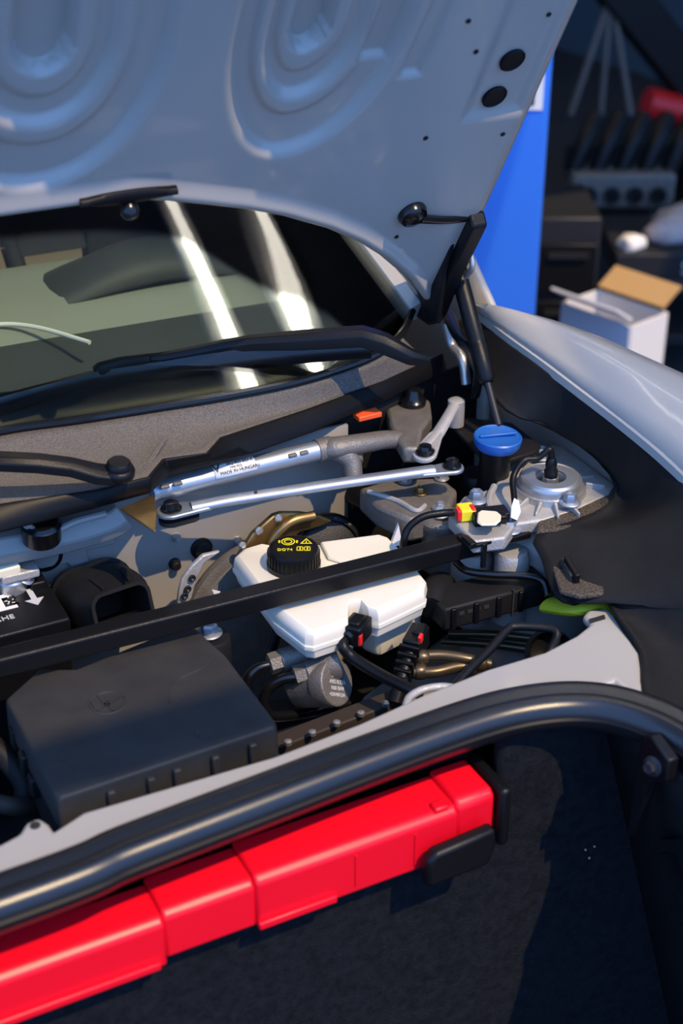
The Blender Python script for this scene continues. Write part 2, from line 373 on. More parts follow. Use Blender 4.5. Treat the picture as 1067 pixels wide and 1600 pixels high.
# ---- wiper arms
def arm(pts, ws_, hs): # lofted rectangular arm
    b = B(); P = [Vector(p) for p in pts]; rs = []
    for i, p in enumerate(P):
        d = (P[min(i+1, len(P)-1)]-P[max(i-1, 0)]).normalized(); sd_ = d.cross(V(0, 0, 1)).normalized(); u2 = sd_.cross(d)
        wd, h = ws_[i], hs[i]; rs.append([p+sd_*x+u2*y for x, y in ((-wd, -h), (wd, -h), (wd, h*.3), (wd*.55, h), (-wd*.55, h), (-wd, h*.3))])
    b.rings(rs); return b
A = [at(665, 562, z=.975), at(640, 556, z=.985), at(600, 535, z=1.0), at(566, 524, z=1.006), at(470, 530, z=1.0), at(395, 534, z=.995), at(350, 540, z=.99), at(290, 552, z=.985), at(235, 562, z=.98)]
wa = obj('wiper_arm', arm(A, [.009, .010, .011, .012, .012, .010, .009, .008, .008], [.006, .008, .010, .010, .009, .007, .006, .005, .005]), 'black', car, bevel=.001)
b = arm([at(262, 557, z=.98), at(230, 563, z=.978), at(190, 572, z=.975), at(158, 582, z=.972), at(150, 586, z=.97)], [.006, .008, .009, .010, .008], [.005, .007, .010, .011, .009]); obj('blade_clip', b, 'black', wa, bevel=.0015)
BL = [at(u, v, z=zz) for u, v, zz in ((-60, 650, .955), (0, 634, .958), (80, 612, .962), (160, 592, .966), (240, 580, .97), (330, 565, .975), (430, 552, .982), (540, 542, .99), (580, 540, .992))]
b = B(); b.sweep(BL, [(-.008, -.008), (.008, -.008), (.009, .001), (.003, .011), (-.003, .011), (-.009, .001)], 4); obj('wiper_blade', b, 'black_gloss', wa)
b = B(); b.sweep([p+V(0, 0, -.009) for p in BL], [(-.0015, -.006), (.0015, -.006), (.0025, .004), (-.0025, .004)], 4); obj('blade_lip', b, 'rubber', wa)
A2 = [at(u, v, z=zz) for u, v, zz in ((-120, 715, .975), (0, 719, .972), (60, 722, .968), (110, 728, .96), (150, 738, .95), (190, 742, .945))]
wa2 = obj('wiper_arm', arm(A2, [.012, .012, .012, .012, .014, .014], [.007, .007, .007, .007, .007, .006]), 'black', car, bevel=.0012)
b = B(); b.lathe(at(186, 742, z=.945), V(0, -.2, 1), [(.0155, 0), (.016, .006), (.0145, .009), (.0125, .010), (.0120, .015), (.010, .017), (.0005, .0175)], 28); obj('pivot_cap', b, 'black', wa2)
# ---- firewall, bay floor, inner wing
FY = 1.318
b = B(); b.grid([[V(x, FY-.01*sm(.70, .60, z), z) for x in (-.25, .0, .25, .5, .60, .68)] for z in (.50, .58, .64, .70, .78, .86, .893)]); fwl = obj('firewall', b, 'paint_bay', car, thick=.006)
b = B(); b.prism([at(u, v, y=FY-.004) for u, v in ((-40, 905), (60, 890), (105, 880), (118, 893), (132, 893), (140, 880), (135, 860), (180, 850), (180, 795), (-40, 840))], (0, .004, 0)); obj('firewall_panel', b, 'paint_bay', fwl, bevel=.001)
b = B(); b.lathe(at(124, 888, y=FY-.004), V(0, -1, 0), [(.009, 0), (.009, .002), (.006, .003), (.005, .005), (.0035, .005), (.003, .002)], 20); obj('panel_stud', b, 'steel', fwl)
for (u, v, r_) in ((314, 856, .013), (275, 838, .005), (272, 880, .007), (370, 843, .005)):
    b = B(); b.lathe(at(u, v, y=FY), V(0, -1, 0), [(r_, 0), (r_, .003), (r_*.8, .004), (r_*.75, .009), (r_*.6, .010), (.0003, .010)], 22); obj('firewall_plug', b, 'black_dusty' if r_ > .006 else 'paint_bay', fwl)
b = B(); b.lathe(at(72, 870, y=FY-.004), V(0, -1, -.1), [(.017, 0), (.018, .002), (.015, .003), (.013, -.003), (.0005, -.006)], 26); obj('firewall_grommet', b, 'black', fwl)
b = B(); b.grid([[V(x, FY+.02+.06*sm(.7, .9, x), z) for x in (.67, .72, .78, .84, .92)] for z in (.50, .60, .70, .80, .88, .90)]); obj('cowl_end_panel', b, 'black_dusty', car, thick=.005)
# pressed rail high on the firewall (catches the blue sky)
b = B(); b.sweep([at(u, v, y=FY-.025) for u, v in ((-60, 858), (30, 842), (110, 825), (165, 808), (185, 795))], [(-.02, -.018), (.012, -.022), (.02, -.006), (.014, .012), (-.02, .014)], 5); rail = obj('cowl_rail', b, 'paint_bay', car, bevel=.003)
b = B(); b.tube([at(u, v, y=FY-.055) for u, v in ((35, 815), (60, 832), (90, 828), (120, 815), (165, 803))], .004, 6, 8); obj('rail_lip', b, 'paint_bay', rail)
b = B(); b.lathe(at(64, 818, y=FY-.05), V(0, -.2, 1), [(.020, -.02), (.021, 0), (.017, .004), (.012, .002), (.0005, .0)], 26); obj('rail_bush', b, 'black_gloss', rail)
b = B(); b.grid([[V(x, y, .54+.02*math.sin(x*9)*math.sin(y*11)) for x in [-.25+.12*k for k in range(11)]] for y in [.90+.045*k for k in range(11)]]); obj('bay_floor', b, 'black_dusty', car, thick=.005)
b = B(); b.grid([[V(.90+.04*sm(.6, .9, z)-.03*sm(1.1, .85, y), y, z) for y in [.86+.05*k for k in range(13)]] for z in (.50, .6, .7, .8, .88)]); obj('inner_wing', b, 'paint_bay', car, thick=.005)
b = B(); b.prism([at(u, v, z=.60) for u, v in ((560, 1090), (700, 985), (860, 985), (900, 1080), (800, 1150))], (0, 0, -.03)); b.box((.70, 1.0, .60), (.26, .035, .05)); b.box((.45, 1.10, .62), (.2, .06, .06)); obj('chassis_leg', b, 'paint_bay', car, bevel=.008)
# ---- front bulkhead flange
FR = [(-160, 1380), (0, 1318), (30, 1302), (40, 1285), (60, 1276), (76, 1286), (84, 1298), (130, 1268), (430, 1180), (560, 1130), (660, 1085), (760, 1045), (850, 1018), (900, 992), (922, 975), (910, 962), (918, 952), (950, 950), (962, 962), (975, 985), (1000, 1020), (1004, 1068), (1004, 1100)]
FRP = [at(u, v, z=.800) for u, v in FR]; FRP[0] = V(-.35, FRP[1].y, .8); front = [V(FRP[-1].x, .872, .8), V(.6, .868, .8), V(.4, .866, .8), V(FRP[0].x, .866, .8)]
b = B(); b.prism(FRP+front, (0, 0, -.010)); bulk = obj('bulkhead_flange', b, 'paint', car, bevel=.004, seg=3)
b = B(); b.prism([at(u, v, z=.8006) for u, v in ((920, 968), (944, 961), (946, 967), (922, 974))], (0, 0, .0006)); obj('flange_slot', b, 'ink', bulk)
b = B(); b.lathe(at(55, 1290, z=.8004), V(0, 0, 1), [(.0045, 0), (.0045, .0006), (.0005, .0006)], 16); obj('flange_hole', b, 'ink', bulk)
b = B(); b.grid([[V(p.x, p.y-.012+ .02*(.8-z), z) for p in resamp(FRP[:14], 30)] for z in (.79, .72, .6, .5)]); obj('bulkhead_wall', b, 'black_dusty', car, thick=.005)
# ---- trunk seal
SP = [at(u, v, z=.812) for u, v in ((-200, 1482), (0, 1400), (200, 1321), (400, 1245), (560, 1184), (700, 1133), (790, 1106), (870, 1094), (940, 1096), (1005, 1112), (1067, 1140), (1150, 1192), (1260, 1275))]; SP[0] = V(-.36, SP[1].y-.004, .812); SP += [V(SP[-1].x+.02, SP[-1].y-.12, .80), V(SP[-1].x+.02, SP[-1].y-.3, .78)]
PR = [(-.020, -.012), (-.020, .004), (-.014, .011), (-.005, .012), (.000, .0085), (.002, .0085), (.006, .0115), (.015, .010), (.021, .003), (.023, -.008), (.019, -.020), (.010, -.026), (-.012, -.022)]
b = B(); b.sweep(SP, PR, 8); sl = obj('trunk_seal', b, 'seal', car, angle=70)
b = B(); b.sweep([p+V(0, 0, 0) for p in SP], [(.0225, -.004), (.0245, -.006), (.0225, -.008)], 8); obj('seal_stitch', b, 'rubber', sl)
# ---- black wing trim and wing
IN = [(700, 500, .955), (735, 570, .93), (790, 640, .905), (862, 668, .888), (915, 700, .875), (966, 760, .856), (928, 800, .846), (838, 835, .838), (846, 870, .828), (868, 930, .812), (905, 940, .810), (944, 934, .812), (965, 960, .810), (1003, 1015, .806), (1008, 1085, .802), (1060, 1170, .795), (1150, 1300, .785)]
OUT = [(738, 486, .975), (790, 528, .966), (850, 572, .955), (905, 614, .943), (965, 660, .930), (1020, 705, .918), (1067, 748, .906), (1110, 790, .895), (1150, 835, .885), (1180, 880, .875), (1200, 920, .865), (1215, 960, .857), (1230, 1000, .848), (1245, 1050, .838), (1260, 1120, .83), (1310, 1250, .81), (1380, 1420, .79)]
rows = []
for t in (0, .06, .18, .35, .55, .75, .9, 1):
    row = []
    for k, (i_, o2) in enumerate(zip(IN, OUT)):
        p = at(i_[0], i_[1], z=i_[2]); q = at(o2[0], o2[1], z=o2[2]); c = p.lerp(q, t); c.z -= .020*math.sin(math.pi*t**.8)*(1 if k > 2 else .3) ; c.z += .010*sm(.0, .2, t)*(1 if 6 < k < 12 else 0)
        row.append(c)
    rows.append(row)
b = B(); b.grid([smooth(r_, 3) for r_ in rows]); trim = obj('wing_trim', b, 'black_dusty', car, thick=-.004, angle=50)
b = B(); b.prism([at(u, v, z=.832) for u, v in ((905, 784), (968, 762), (962, 790), (930, 815), (880, 838), (836, 842), (842, 815))], (0, 0, .009)); obj('trim_ledge', b, 'dust', trim, bevel=.003)
b = B(); b.prism([at(u, v, z=.818) for u, v in ((858, 880), (900, 898), (944, 915), (942, 934), (905, 938), (874, 930))], (0, 0, .006)); b.bar(at(878, 880, z=.826), at(893, 908, z=.824), .004, .016); obj('trim_flap', b, 'dust', trim, bevel=.002)
b = B(); b.bar(at(884, 877, z=.832), at(902, 907, z=.828), .006, .014); obj('trim_clip', b, 'black', trim, bevel=.001)
GE = [at(u, v, z=zz) for u, v, zz in OUT]
b = B(); b.sweep([p+V(.002, 0, .001) for p in GE], [(-.006, -.006), (-.006, .003), (-.002, .0055), (.003, .003), (.004, -.006)], 4); obj('wing_gutter', b, 'paint', car)
CR = [at(u, v, z=zz) for u, v, zz in ((744, 474, .990), (806, 490, .990), (880, 516, .986), (945, 545, .980), (1005, 572, .972), (1067, 600, .962), (1130, 640, .952), (1200, 690, .94), (1260, 740, .93), (1310, 790, .92), (1350, 840, .91), (1390, 890, .90), (1420, 940, .89), (1450, 1000, .88), (1480, 1080, .87), (1540, 1220, .85), (1620, 1400, .82))]
rows = [[p+V(.004, 0, .002) for p in GE], [p.lerp(q, .3)+V(0, 0, .004) for p, q in zip(GE, CR)], [p.lerp(q, .7)+V(0, 0, .003) for p, q in zip(GE, CR)], CR, [p+V(.05, .0, -.02) for p in CR], [p+V(.10, 0, -.08) for p in CR], [p+V(.13, 0, -.22) for p in CR], [p+V(.12, 0, -.55) for p in CR]]
b = B(); b.grid([smooth(r_, 3) for r_ in rows]); obj('wing', b, 'paint', car, thick=.004, angle=60)
b = B(); rows = [[V(CR[0].x+.01, CR[0].y-.01, z), V(CR[0].x+.10, CR[0].y+.2, z), V(CR[0].x+.12, CR[0].y+1.2, z)] for z in (.99, .9, .6, .35)]; b.grid(rows); obj('door_panel', b, 'paint', car, thick=.01)
# ---- trunk tub
ZC = .678
b = B(); b.prism([V(-.51, .862, .10), V(.99, .862, .10), V(.99, .862, ZC), V(.80, .862, .785), V(.606, .862, .785), V(.606, .862, ZC), V(-.51, .862, ZC)], (0, .02, 0)); obj('trunk_back_liner', b, 'carpet', car, bevel=.008, seg=3)
b = B(); b.box((.13, .915, .735), (.95, .01, .10)); b.box((.13, .89, ZC-.004), (.95, .06, .006)); obj('case_recess', b, 'black', car)
b = B(); b.grid([[V(.716+.05*sm(.7, .3, z)*0+(.78-z)*.30, y, z) for y in [.87-.07*k for k in range(8)]] for z in (.785, .7, .6, .5, .4, .28, .1)]); sidel = obj('trunk_side_liner', b, 'black_dusty', car, thick=.006)
b = B(); b.box((.24, .58, .11), (1.5, .62, .02)); obj('trunk_floor', b, 'carpet', car)
b = B(); b.prism([at(u, v, x=.70) for u, v in ((1000, 1150), (1016, 1150), (1045, 1190), (1040, 1222), (1012, 1222), (992, 1300), (978, 1310))], (.012, 0, 0)); hk_ = obj('latch_bracket', b, 'black', car, bevel=.002)
b = B(); b.hexbolt(at(1020, 1197, x=.698), V(-1, -.3, .2), .006); obj('bracket_bolt', b, 'dark_steel', hk_)
b = B(); b.sweep([at(u, v, x=.735) for u, v in ((1062, 1320), (1035, 1320), (1030, 1340), (1040, 1390), (1070, 1440))], [(-.006, -.004), (.006, -.004), (.006, .004), (-.006, .004)], 4, upd=V(1, 0, 0)); obj('side_handle', b, 'black', car)
# ================================================================ COMPONENTS IN THE BAY
UP = V(0, 0, 1)
# ---- red warning-triangle case
t = thing('warning_triangle_case', 'long bright red plastic case clipped across the trunk wall', 'case', (.33, .855, ZC))
def seg_(x0, x1, y0, y1, z0, z1): 
    b = B(); b.prism([V(x0, y0, z0), V(x0, y0, z1-.006), V(x0, y0+.007, z1), V(x0, y1, z1), V(x0, y1, z0)], (x1-x0, 0, 0)); return b
obj('case_body', seg_(-.06, .262, .836, .884, .684, .736), 'redcase', t, bevel=.003, seg=3)
obj('case_sleeve', seg_(.262, .345, .838, .888, .690, .740), 'redcase', t, bevel=.003, seg=3)
obj('case_lid', seg_(.345, .545, .836, .890, .688, .744), 'redcase', t, bevel=.003, seg=3)
obj('case_end_cap', seg_(.545, .585, .838, .892, .694, .748), 'redcase', t, bevel=.004, seg=3)
b = B(); b.bar(V(-.06, .834, .690), V(.255, .834, .690), .005, .008); obj('case_rib', b, 'redcase', t, bevel=.0015)
b = B(); b.bar(V(.345, .834, .693), V(.42, .834, .693), .005, .008); obj('case_rib', b, 'redcase', t, bevel=.0015)
b = B(); b.box((.53, .846, .745), (.014, .012, .006)); obj('case_catch', b, 'redcase', t, bevel=.002)
for x in (.44, .50): b = B(); b.box((x, .8355, .715), (.0015, .002, .035)); obj('case_seam', b, 'redcase', t)
t = thing('case_holder', 'black plastic cradle around the right end of the red case', 'holder', (.57, .85, .66))
b = B(); b.prism([at(u, v, y=.816) for u, v in ((682, 1336), (776, 1296), (776, 1322), (764, 1352), (668, 1390), (670, 1350))], (0, .014, 0)); obj('tray', b, 'black', t, bevel=.004)
b = B(); b.box((.594, .862, .716), (.012, .06, .066)); obj('end_wall', b, 'black', t, bevel=.004)
b = B(); b.box((.565, .899, .752), (.06, .008, .014)); obj('top_tab', b, 'black', t, bevel=.002)

for k, (u, v) in enumerate(((914, 1327), (920, 1340), (928, 1322))):
    b = B(); b.lathe(at(u, v, y=.8605), V(0, -1, 0), [(.0012, 0), (.0014, .001), (.0006, .002)], 7); tag(obj('crumb', b, 'tan'), ('left', 'lower middle', 'right')[k]+' one of three tan crumbs caught on the trunk carpet', 'crumb', 'crumbs on the carpet')
# ---- strut brace bar
t = thing('strut_brace', 'black square steel bar running across the bay over the white tank', 'brace', (.5, 1.13, .80))
BL0, BR0 = at(0, 1036, z=.826), at(806, 832, z=.826); dB = (BR0-BL0).normalized(); BLX = BL0-dB*.30
b = B(); b.bar(BLX, BR0-dB*.03, .022, .022); obj('bar', b, 'black', t, bevel=.003, seg=3)
b = B(); b.bar(BR0-dB*.032, BR0+dB*.012, .026, .008); obj('end_plate', b, 'black', t, bevel=.002)
b = B(); b.hexbolt(at(796, 828, z=.832), UP, .0085); obj('bolt', b, 'zinc', t)
pc = at(742, 843, z=.838); b = B(); b.box(pc, (.030, .027, .004)); b.box(pc+V(.004, -.0125, -.014), (.006, .004, .030)); b.box(pc+V(-.010, -.004, .002), (.008, .02, .006)); obj('cable_clip', b, 'black', t, bevel=.001)

# ---- brake fluid reservoir
t = thing('brake_fluid_reservoir', 'translucent white brake fluid tank with black screw cap under the bar', 'reservoir', (.59, 1.15, .72))
ZT = .806
def poly(pts, z): return [at(u, v, z=z) for u, v in pts]
TOP = [(364, 866), (378, 853), (402, 846), (425, 850), (505, 848), (596, 833), (608, 836), (634, 862), (668, 905), (664, 920), (622, 940), (592, 954), (576, 950), (566, 938), (548, 938), (544, 950), (544, 968), (530, 975), (490, 988), (476, 986), (428, 950)]
tc = sum((at(u, v, z=ZT) for u, v in TOP), V(0, 0, 0))/len(TOP)
def inset(pts, f, dz): return [V(tc.x+(p.x-tc.x)*f, tc.y+(p.y-tc.y)*f, p.z+dz) for p in pts]
P0 = poly(TOP, ZT)
b = B(); b.rings([inset(P0, .94, .000), inset(P0, .985, -.004), inset(P0, 1.0, -.012), inset(P0, 1.0, -.017), inset(P0, 1.012, -.018), inset(P0, 1.012, -.023), inset(P0, .99, -.024), inset(P0, .965, -.034)]); obj('upper_shell', b, 'tank', t, bevel=.002, seg=3)
b = B(); b.prism(inset(poly([(500, 852), (592, 840), (606, 845), (628, 868), (560, 890), (512, 876)], ZT), 1, .0), (0, 0, .005)); obj('raised_top', b, 'tank', t, bevel=.004, seg=3)
Q = poly([(562, 946), (590, 957), (662, 922), (662, 900), (600, 890), (560, 900)], ZT-.020)
qc = sum(Q, V(0, 0, 0))/len(Q)
b = B(); b.rings([Q, [qc+(p-qc)*.97+V(0, 0, -.03) for p in Q], [qc+(p-qc)*.90+V(0, 0, -.058) for p in Q], [qc+(p-qc)*.75+V(0, 0, -.064) for p in Q]]); obj('lower_chamber', b, 'tank', t, bevel=.004, seg=3)
Q = poly([(432, 945), (490, 985), (548, 966), (560, 930), (500, 900), (440, 920)], ZT-.024); qc = sum(Q, V(0, 0, 0))/len(Q)
b = B(); b.rings([Q, [qc+(p-qc)*.9+V(.01, 0, -.02) for p in Q], [qc+(p-qc)*.7+V(.015, 0, -.045) for p in Q]]); obj('left_chamber', b, 'tank_fluid', t, bevel=.003, seg=3)
Q = poly([(380, 872), (410, 866), (440, 900), (425, 935)], ZT-.03); b = B(); b.prism(Q, (0, 0, -.03)); obj('rear_chamber', b, 'tank_fluid', t, bevel=.003)
b = B(); b.lathe(at(540, 985, z=.760), V(0, 0, -1), [(.012, 0), (.011, .012), (.008, .022), (.0005, .024)], 20); obj('outlet_spout', b, 'tank', t)
pp = at(620, 838, z=.812); b = B(); b.prism([pp+V(-.008, 0, -.012), pp+V(.005, -.004, -.010), pp+V(.002, 0, .014)], (.002, .006, 0)); obj('shell_tab', b, 'white', t)
for (u, v) in ((590, 953), (628, 936)):
    p = at(u, v, z=ZT-.020); b = B(); b.box(p, (.016, .004, .014), (V(.85, .5, 0).normalized(), V(-.5, .85, 0).normalized(), UP)); obj('shell_clip', b, 'tank', t, bevel=.001)
CC = at(459, 884, z=ZT); CAX = (V(0, -.02, 1)).normalized()
b = B(); b.lathe(CC, CAX, [(.029, -.002), (.0292, .006), (.0275, .007), (.0275, .020), (.026, .0232), (.022, .0245), (.0225, .0240), (.0005, .0240)], 48); cap = obj('screw_cap', b, 'black', t)
for k in range(36):
    a = 2*math.pi*k/36; dr = V(math.cos(a), math.sin(a), 0); b = B(); b.box(CC+dr*.0277+UP*.0125, (.0016, .0018, .013), (dr, UP.cross(dr), UP)); obj('grip_rib', b, 'black', cap)
tx, ty = rt, V(-rt.y, rt.x, 0); cz_ = CC+UP*.0244
def cp(x, y): return cz_+tx*x+ty*y
b = B()
for r0, r1 in ((.0075, .0062), (.0045, .0034)):
    n = 24
    b.prism([cp(-.006+r0*math.cos(2*math.pi*k/n), .0095+r0*math.sin(2*math.pi*k/n)*1.0) for k in range(n)]+[cp(-.006+r0, .0095)]+[cp(-.006+r1*math.cos(-2*math.pi*k/n), .0095+r1*math.sin(-2*math.pi*k/n)) for k in range(n)]+[cp(-.006+r1, .0095)], UP*.0004)
for sx in (-1, 1): b.prism([cp(-.006+sx*.0085, .012), cp(-.006+sx*.0105, .012), cp(-.006+sx*.0105, .007), cp(-.006+sx*.0085, .007)], UP*.0004)
def tri(c, r): return [cp(c[0]+r*math.cos(a), c[1]+r*math.sin(a)) for a in (math.pi/2, math.pi*7/6, math.pi*11/6)]
T0, T1 = tri((.0135, .009), .0075), tri((.0135, .009), .0052); b.prism(T0+[T0[0]]+T1[::-1][2:]+T1[::-1][:2]+[T1[0]], UP*.0004)
b.bar(cp(.0135, .0115), cp(.0135, .008), .0012, .0005); b.bar(cp(.0135, .0071), cp(.0135, .006), .0012, .0005)
for k in range(2):
    x = .0035+.0078*k; b.prism([cp(x, -.001), cp(x+.007, -.001), cp(x+.007, -.002), cp(x, -.002)], UP*.0004); b.prism([cp(x, -.0085), cp(x+.007, -.0085), cp(x+.007, -.0095), cp(x, -.0095)], UP*.0004)
    for q in (0, .006): b.prism([cp(x+q, -.001), cp(x+q+.001, -.001), cp(x+q+.001, -.009), cp(x+q, -.009)], UP*.0004)
b.box(cp(.0072, -.005), (.0015, .005, .0005), (tx, ty, UP)); b.box(cp(.015, -.005), (.0015, .005, .0005), (tx, ty, UP))
obj('cap_symbols', b, 'yellow', cap)
text('cap_text', 'DOT4', 'yellow', cap, cp(-.009, -.0075), tx, ty, .0062)

# ---- connectors on the tank with cable
t = thing('level_sensor_plug', 'black plug with red lock tab pushed into the tank notch', 'connector', at(556, 985, z=.775))
p = at(557, 984, z=.788); ax = (V(.80, .6, 0).normalized(), V(-.6, .8, 0).normalized(), UP)
b = B(); b.box(p, (.030, .022, .022), ax); b.box(p+V(0, 0, .012), (.020, .014, .005), ax); obj('housing', b, 'black', t, bevel=.002)
b = B(); b.box(at(561, 999, z=.786), (.006, .006, .013), ax); obj('lock_tab', b, 'red_tab', t, bevel=.001)
b = B(); b.lathe(at(546, 992, z=.786), V(-.8, -.5, -.1), [(.009, -.006), (.010, .004), (.007, .008)], 18); obj('strain_relief', b, 'black_gloss', t)
b = B(); b.tube([at(540, 995, z=.784), at(536, 1010, z=.78), at(552, 1028, z=.77), at(590, 1052, z=.765), at(630, 1072, z=.765), at(658, 1085, z=.764)], .0062, 8, 12); obj('cable', b, 'black', t)
t = thing('pressure_sensor_plug', 'black ribbed plug with red tab below the right side of tank', 'connector', at(650, 1000, z=.75))
p = at(650, 1003, z=.762); ax2 = ((V(.75, .65, .12)).normalized(),); s_ = ax2[0].cross(UP).normalized(); ax2 = (ax2[0], s_, s_.cross(ax2[0]))
b = B(); b.box(p, (.032, .020, .026), ax2); b.box(p+V(.004, .0, .014), (.018, .012, .006), ax2); obj('housing', b, 'black', t, bevel=.002)
for k in range(5): b = B(); b.box(p-ax2[0]*(.020+.007*k)-UP*.004*k, (.004, .022-.001*k, .022-.001*k), ax2); obj('boot_ring', b, 'black', t, bevel=.001)
b = B(); b.tube([p-ax2[0]*.015, p-ax2[0]*.04-UP*.012, p-ax2[0]*.06-UP*.03], .008, 4, 12); obj('boot', b, 'black', t)
b = B(); b.box(at(657, 998, z=.775), (.008, .004, .009), ax2); obj('lock_tab', b, 'red_tab', t, bevel=.001)

# ---- brake booster behind the tank
BC = at(415, 965, y=1.275); t = thing('brake_booster', 'round grey-brown servo drum on the firewall behind the white tank', 'brake booster', BC-V(0, 0, .12))
b = B(); b.lathe(BC, V(0, -1, .05), [(.075, -.027), (.090, -.024), (.096, -.016), (.096, -.006), (.090, 0), (.088, .004), (.072, .009), (.05, .011), (.0005, .012)], 56); drum = obj('drum', b, 'alu_dark', t)
b = B(); b.lathe(BC, V(0, -1, .05), [(.092, -.008), (.100, -.006), (.100, .001), (.092, .003)], 56); obj('crimp_ring', b, 'alu_dark', t)
ea = at(290, 920, y=1.255); b = B(); b.prism([at(u, v, y=1.254) for u, v in ((300, 885), (318, 868), (345, 862), (320, 880), (308, 905), (300, 935), (288, 950), (277, 948), (280, 925), (285, 905))], (0, .006, 0)); obj('mount_ear', b, 'alu', t, bevel=.0015)
for u, v in ((300, 903), (293, 920), (288, 931)): b = B(); b.lathe(at(u, v, y=1.252), V(0, -1, 0), [(.0042, 0), (.0042, .0015), (.0028, .002), (.0005, .0)], 14); obj('ear_rivet', b, 'dark_steel', t)
b = B(); b.prism([at(u, v, y=1.235) for u, v in ((331, 921), (344, 924), (337, 935))][:3], (0, -.0008, 0)); obj('warning_triangle', b, 'white', t)
t = thing('pedal_bracket', 'gold plated bracket with rivets curving behind the black cap', 'bracket', at(420, 850, z=.80))
b = B(); PB = [(372, 872), (395, 835), (428, 806), (440, 802), (470, 802), (500, 806), (520, 815), (500, 824), (470, 832), (440, 858), (420, 880)]
b.prism([at(u, v, y=1.263) for u, v in PB], (0, .008, 0)); obj('plate', b, 'bronze', t, bevel=.002)
for u, v in ((378, 852), (404, 829), (434, 809)): b = B(); b.lathe(at(u, v, y=1.262), V(0, -1, .3), [(.0045, 0), (.0045, .003), (.0025, .005), (.0004, .005)], 14); obj('rivet', b, 'steel', t)
b = B(); b.tube([at(418, 866, y=1.261), at(430, 838, y=1.259), at(455, 815, y=1.259), at(490, 806, y=1.259)], .006, 6, 10); obj('pressed_rib', b, 'bronze', t)
t = thing('vacuum_canister', 'black ringed round housing peeking over the back of the tank', 'canister', at(515, 850, y=1.27))
c = at(515, 860, y=1.264); b = B(); b.lathe(c, V(-.1, -.8, .5), [(.040, -.02), (.044, -.010), (.044, 0), (.040, .003), (.039, .007), (.034, .009), (.033, .005), (.026, .006), (.0005, .007)], 40); obj('housing', b, 'black', t)
for k in range(5):
    a = .4+.5*k; q = c+V(-.1, -.8, .5).normalized()*.004; sa, sb2, _ = frame(V(-.1, -.8, .5)); b = B(); b.lathe(q+(sa*math.cos(a)+sb2*math.sin(a))*.0365, V(-.1, -.8, .5), [(.0025, 0), (.0025, .004), (.0004, .0045)], 10); obj('stud', b, 'dark_steel', t)

# ---- master pump block
t = thing('brake_pump', 'stubby metal pump body with engraved round end face below the tank', 'pump', at(510, 1080, z=.68))
PCN = at(527, 1066, z=.738); pd = V(.45, -.75, .42).normalized()
b = B(); b.lathe(PCN, pd, [(.020, -.055), (.024, -.05), (.024, -.020), (.0255, -.018), (.0255, -.002), (.0245, 0), (.0005, 0)], 20); obj('body', b, 'alu_dark', t, bevel=.001)
sx_ = pd.cross(UP).normalized()*-1; sx_ = rt.copy(); sy_ = pd.cross(sx_).normalized()
if sy_.z < 0: sy_ = -sy_
sx_ = sy_.cross(pd).normalized()
for k, s_ in enumerate(('HCZ9', '5.1  CU', 'ABS 0.22A', '100 BAR', '4204012A')):
    text('engraving', s_, 'print', t, PCN+pd*.0003+sy_*(.013-.0065*k), sx_, sy_, .0058)
for (a, c_, e) in (((470, 1054), (512, 1040), 0), ((430, 1035), (478, 1020), 1)):
    A_ = at(*a, z=.742+.004*e); C_ = at(*c_, z=.748+.002*e); d = (A_-C_)
    b = B(); b.lathe(C_, d, [(.018, -.012), (.0175, 0), (.0125, .008), (.0125, d.length-.006)], 22); obj('port', b, 'alu_dark', t, bevel=.001)
    b = B(); b.lathe(A_-d.normalized()*.006, d, [(.0115, 0), (.0115, .012), (.008, .014)], 6); obj('hex_nut', b, 'alu_dark', t)
hoses = [[(462, 1058, .742), (440, 1062, .74), (418, 1078, .73), (412, 1100, .715), (425, 1118, .70), (470, 1115, .69), (545, 1100, .68)], [(424, 1038, .746), (402, 1045, .744), (388, 1062, .735), (386, 1090, .715), (400, 1120, .69), (420, 1150, .67)]]
for h, lb in zip(hoses, ('glossy black brake pipe looping from the front port of pump', 'glossy black brake pipe looping from the rear port of pump')):
    b = B(); b.tube([at(u, v, z=zz) for u, v, zz in h], .0058, 8, 12); tag(obj('brake_pipe', b, 'black_gloss'), lb, 'pipe')
b = B(); b.bar(at(395, 1112, z=.67), at(545, 1094, z=.67), .02, .012); b.bar(at(430, 1165, z=.70), at(640, 1085, z=.72), .022, .012); sh = tag(obj('pump_bracket', b, 'soot', bevel=.002), 'dark brown metal bracket rail running below the pump', 'bracket')
for k in range(5):
    p = at(450+38*k, 1155-15*k, z=.728-.002*(4-k)); b = B(); b.lathe(p-UP*.006, UP, [(.004, 0), (.004, .004), (.002, .005)], 8); obj('rail_stud', b, 'steel', sh)

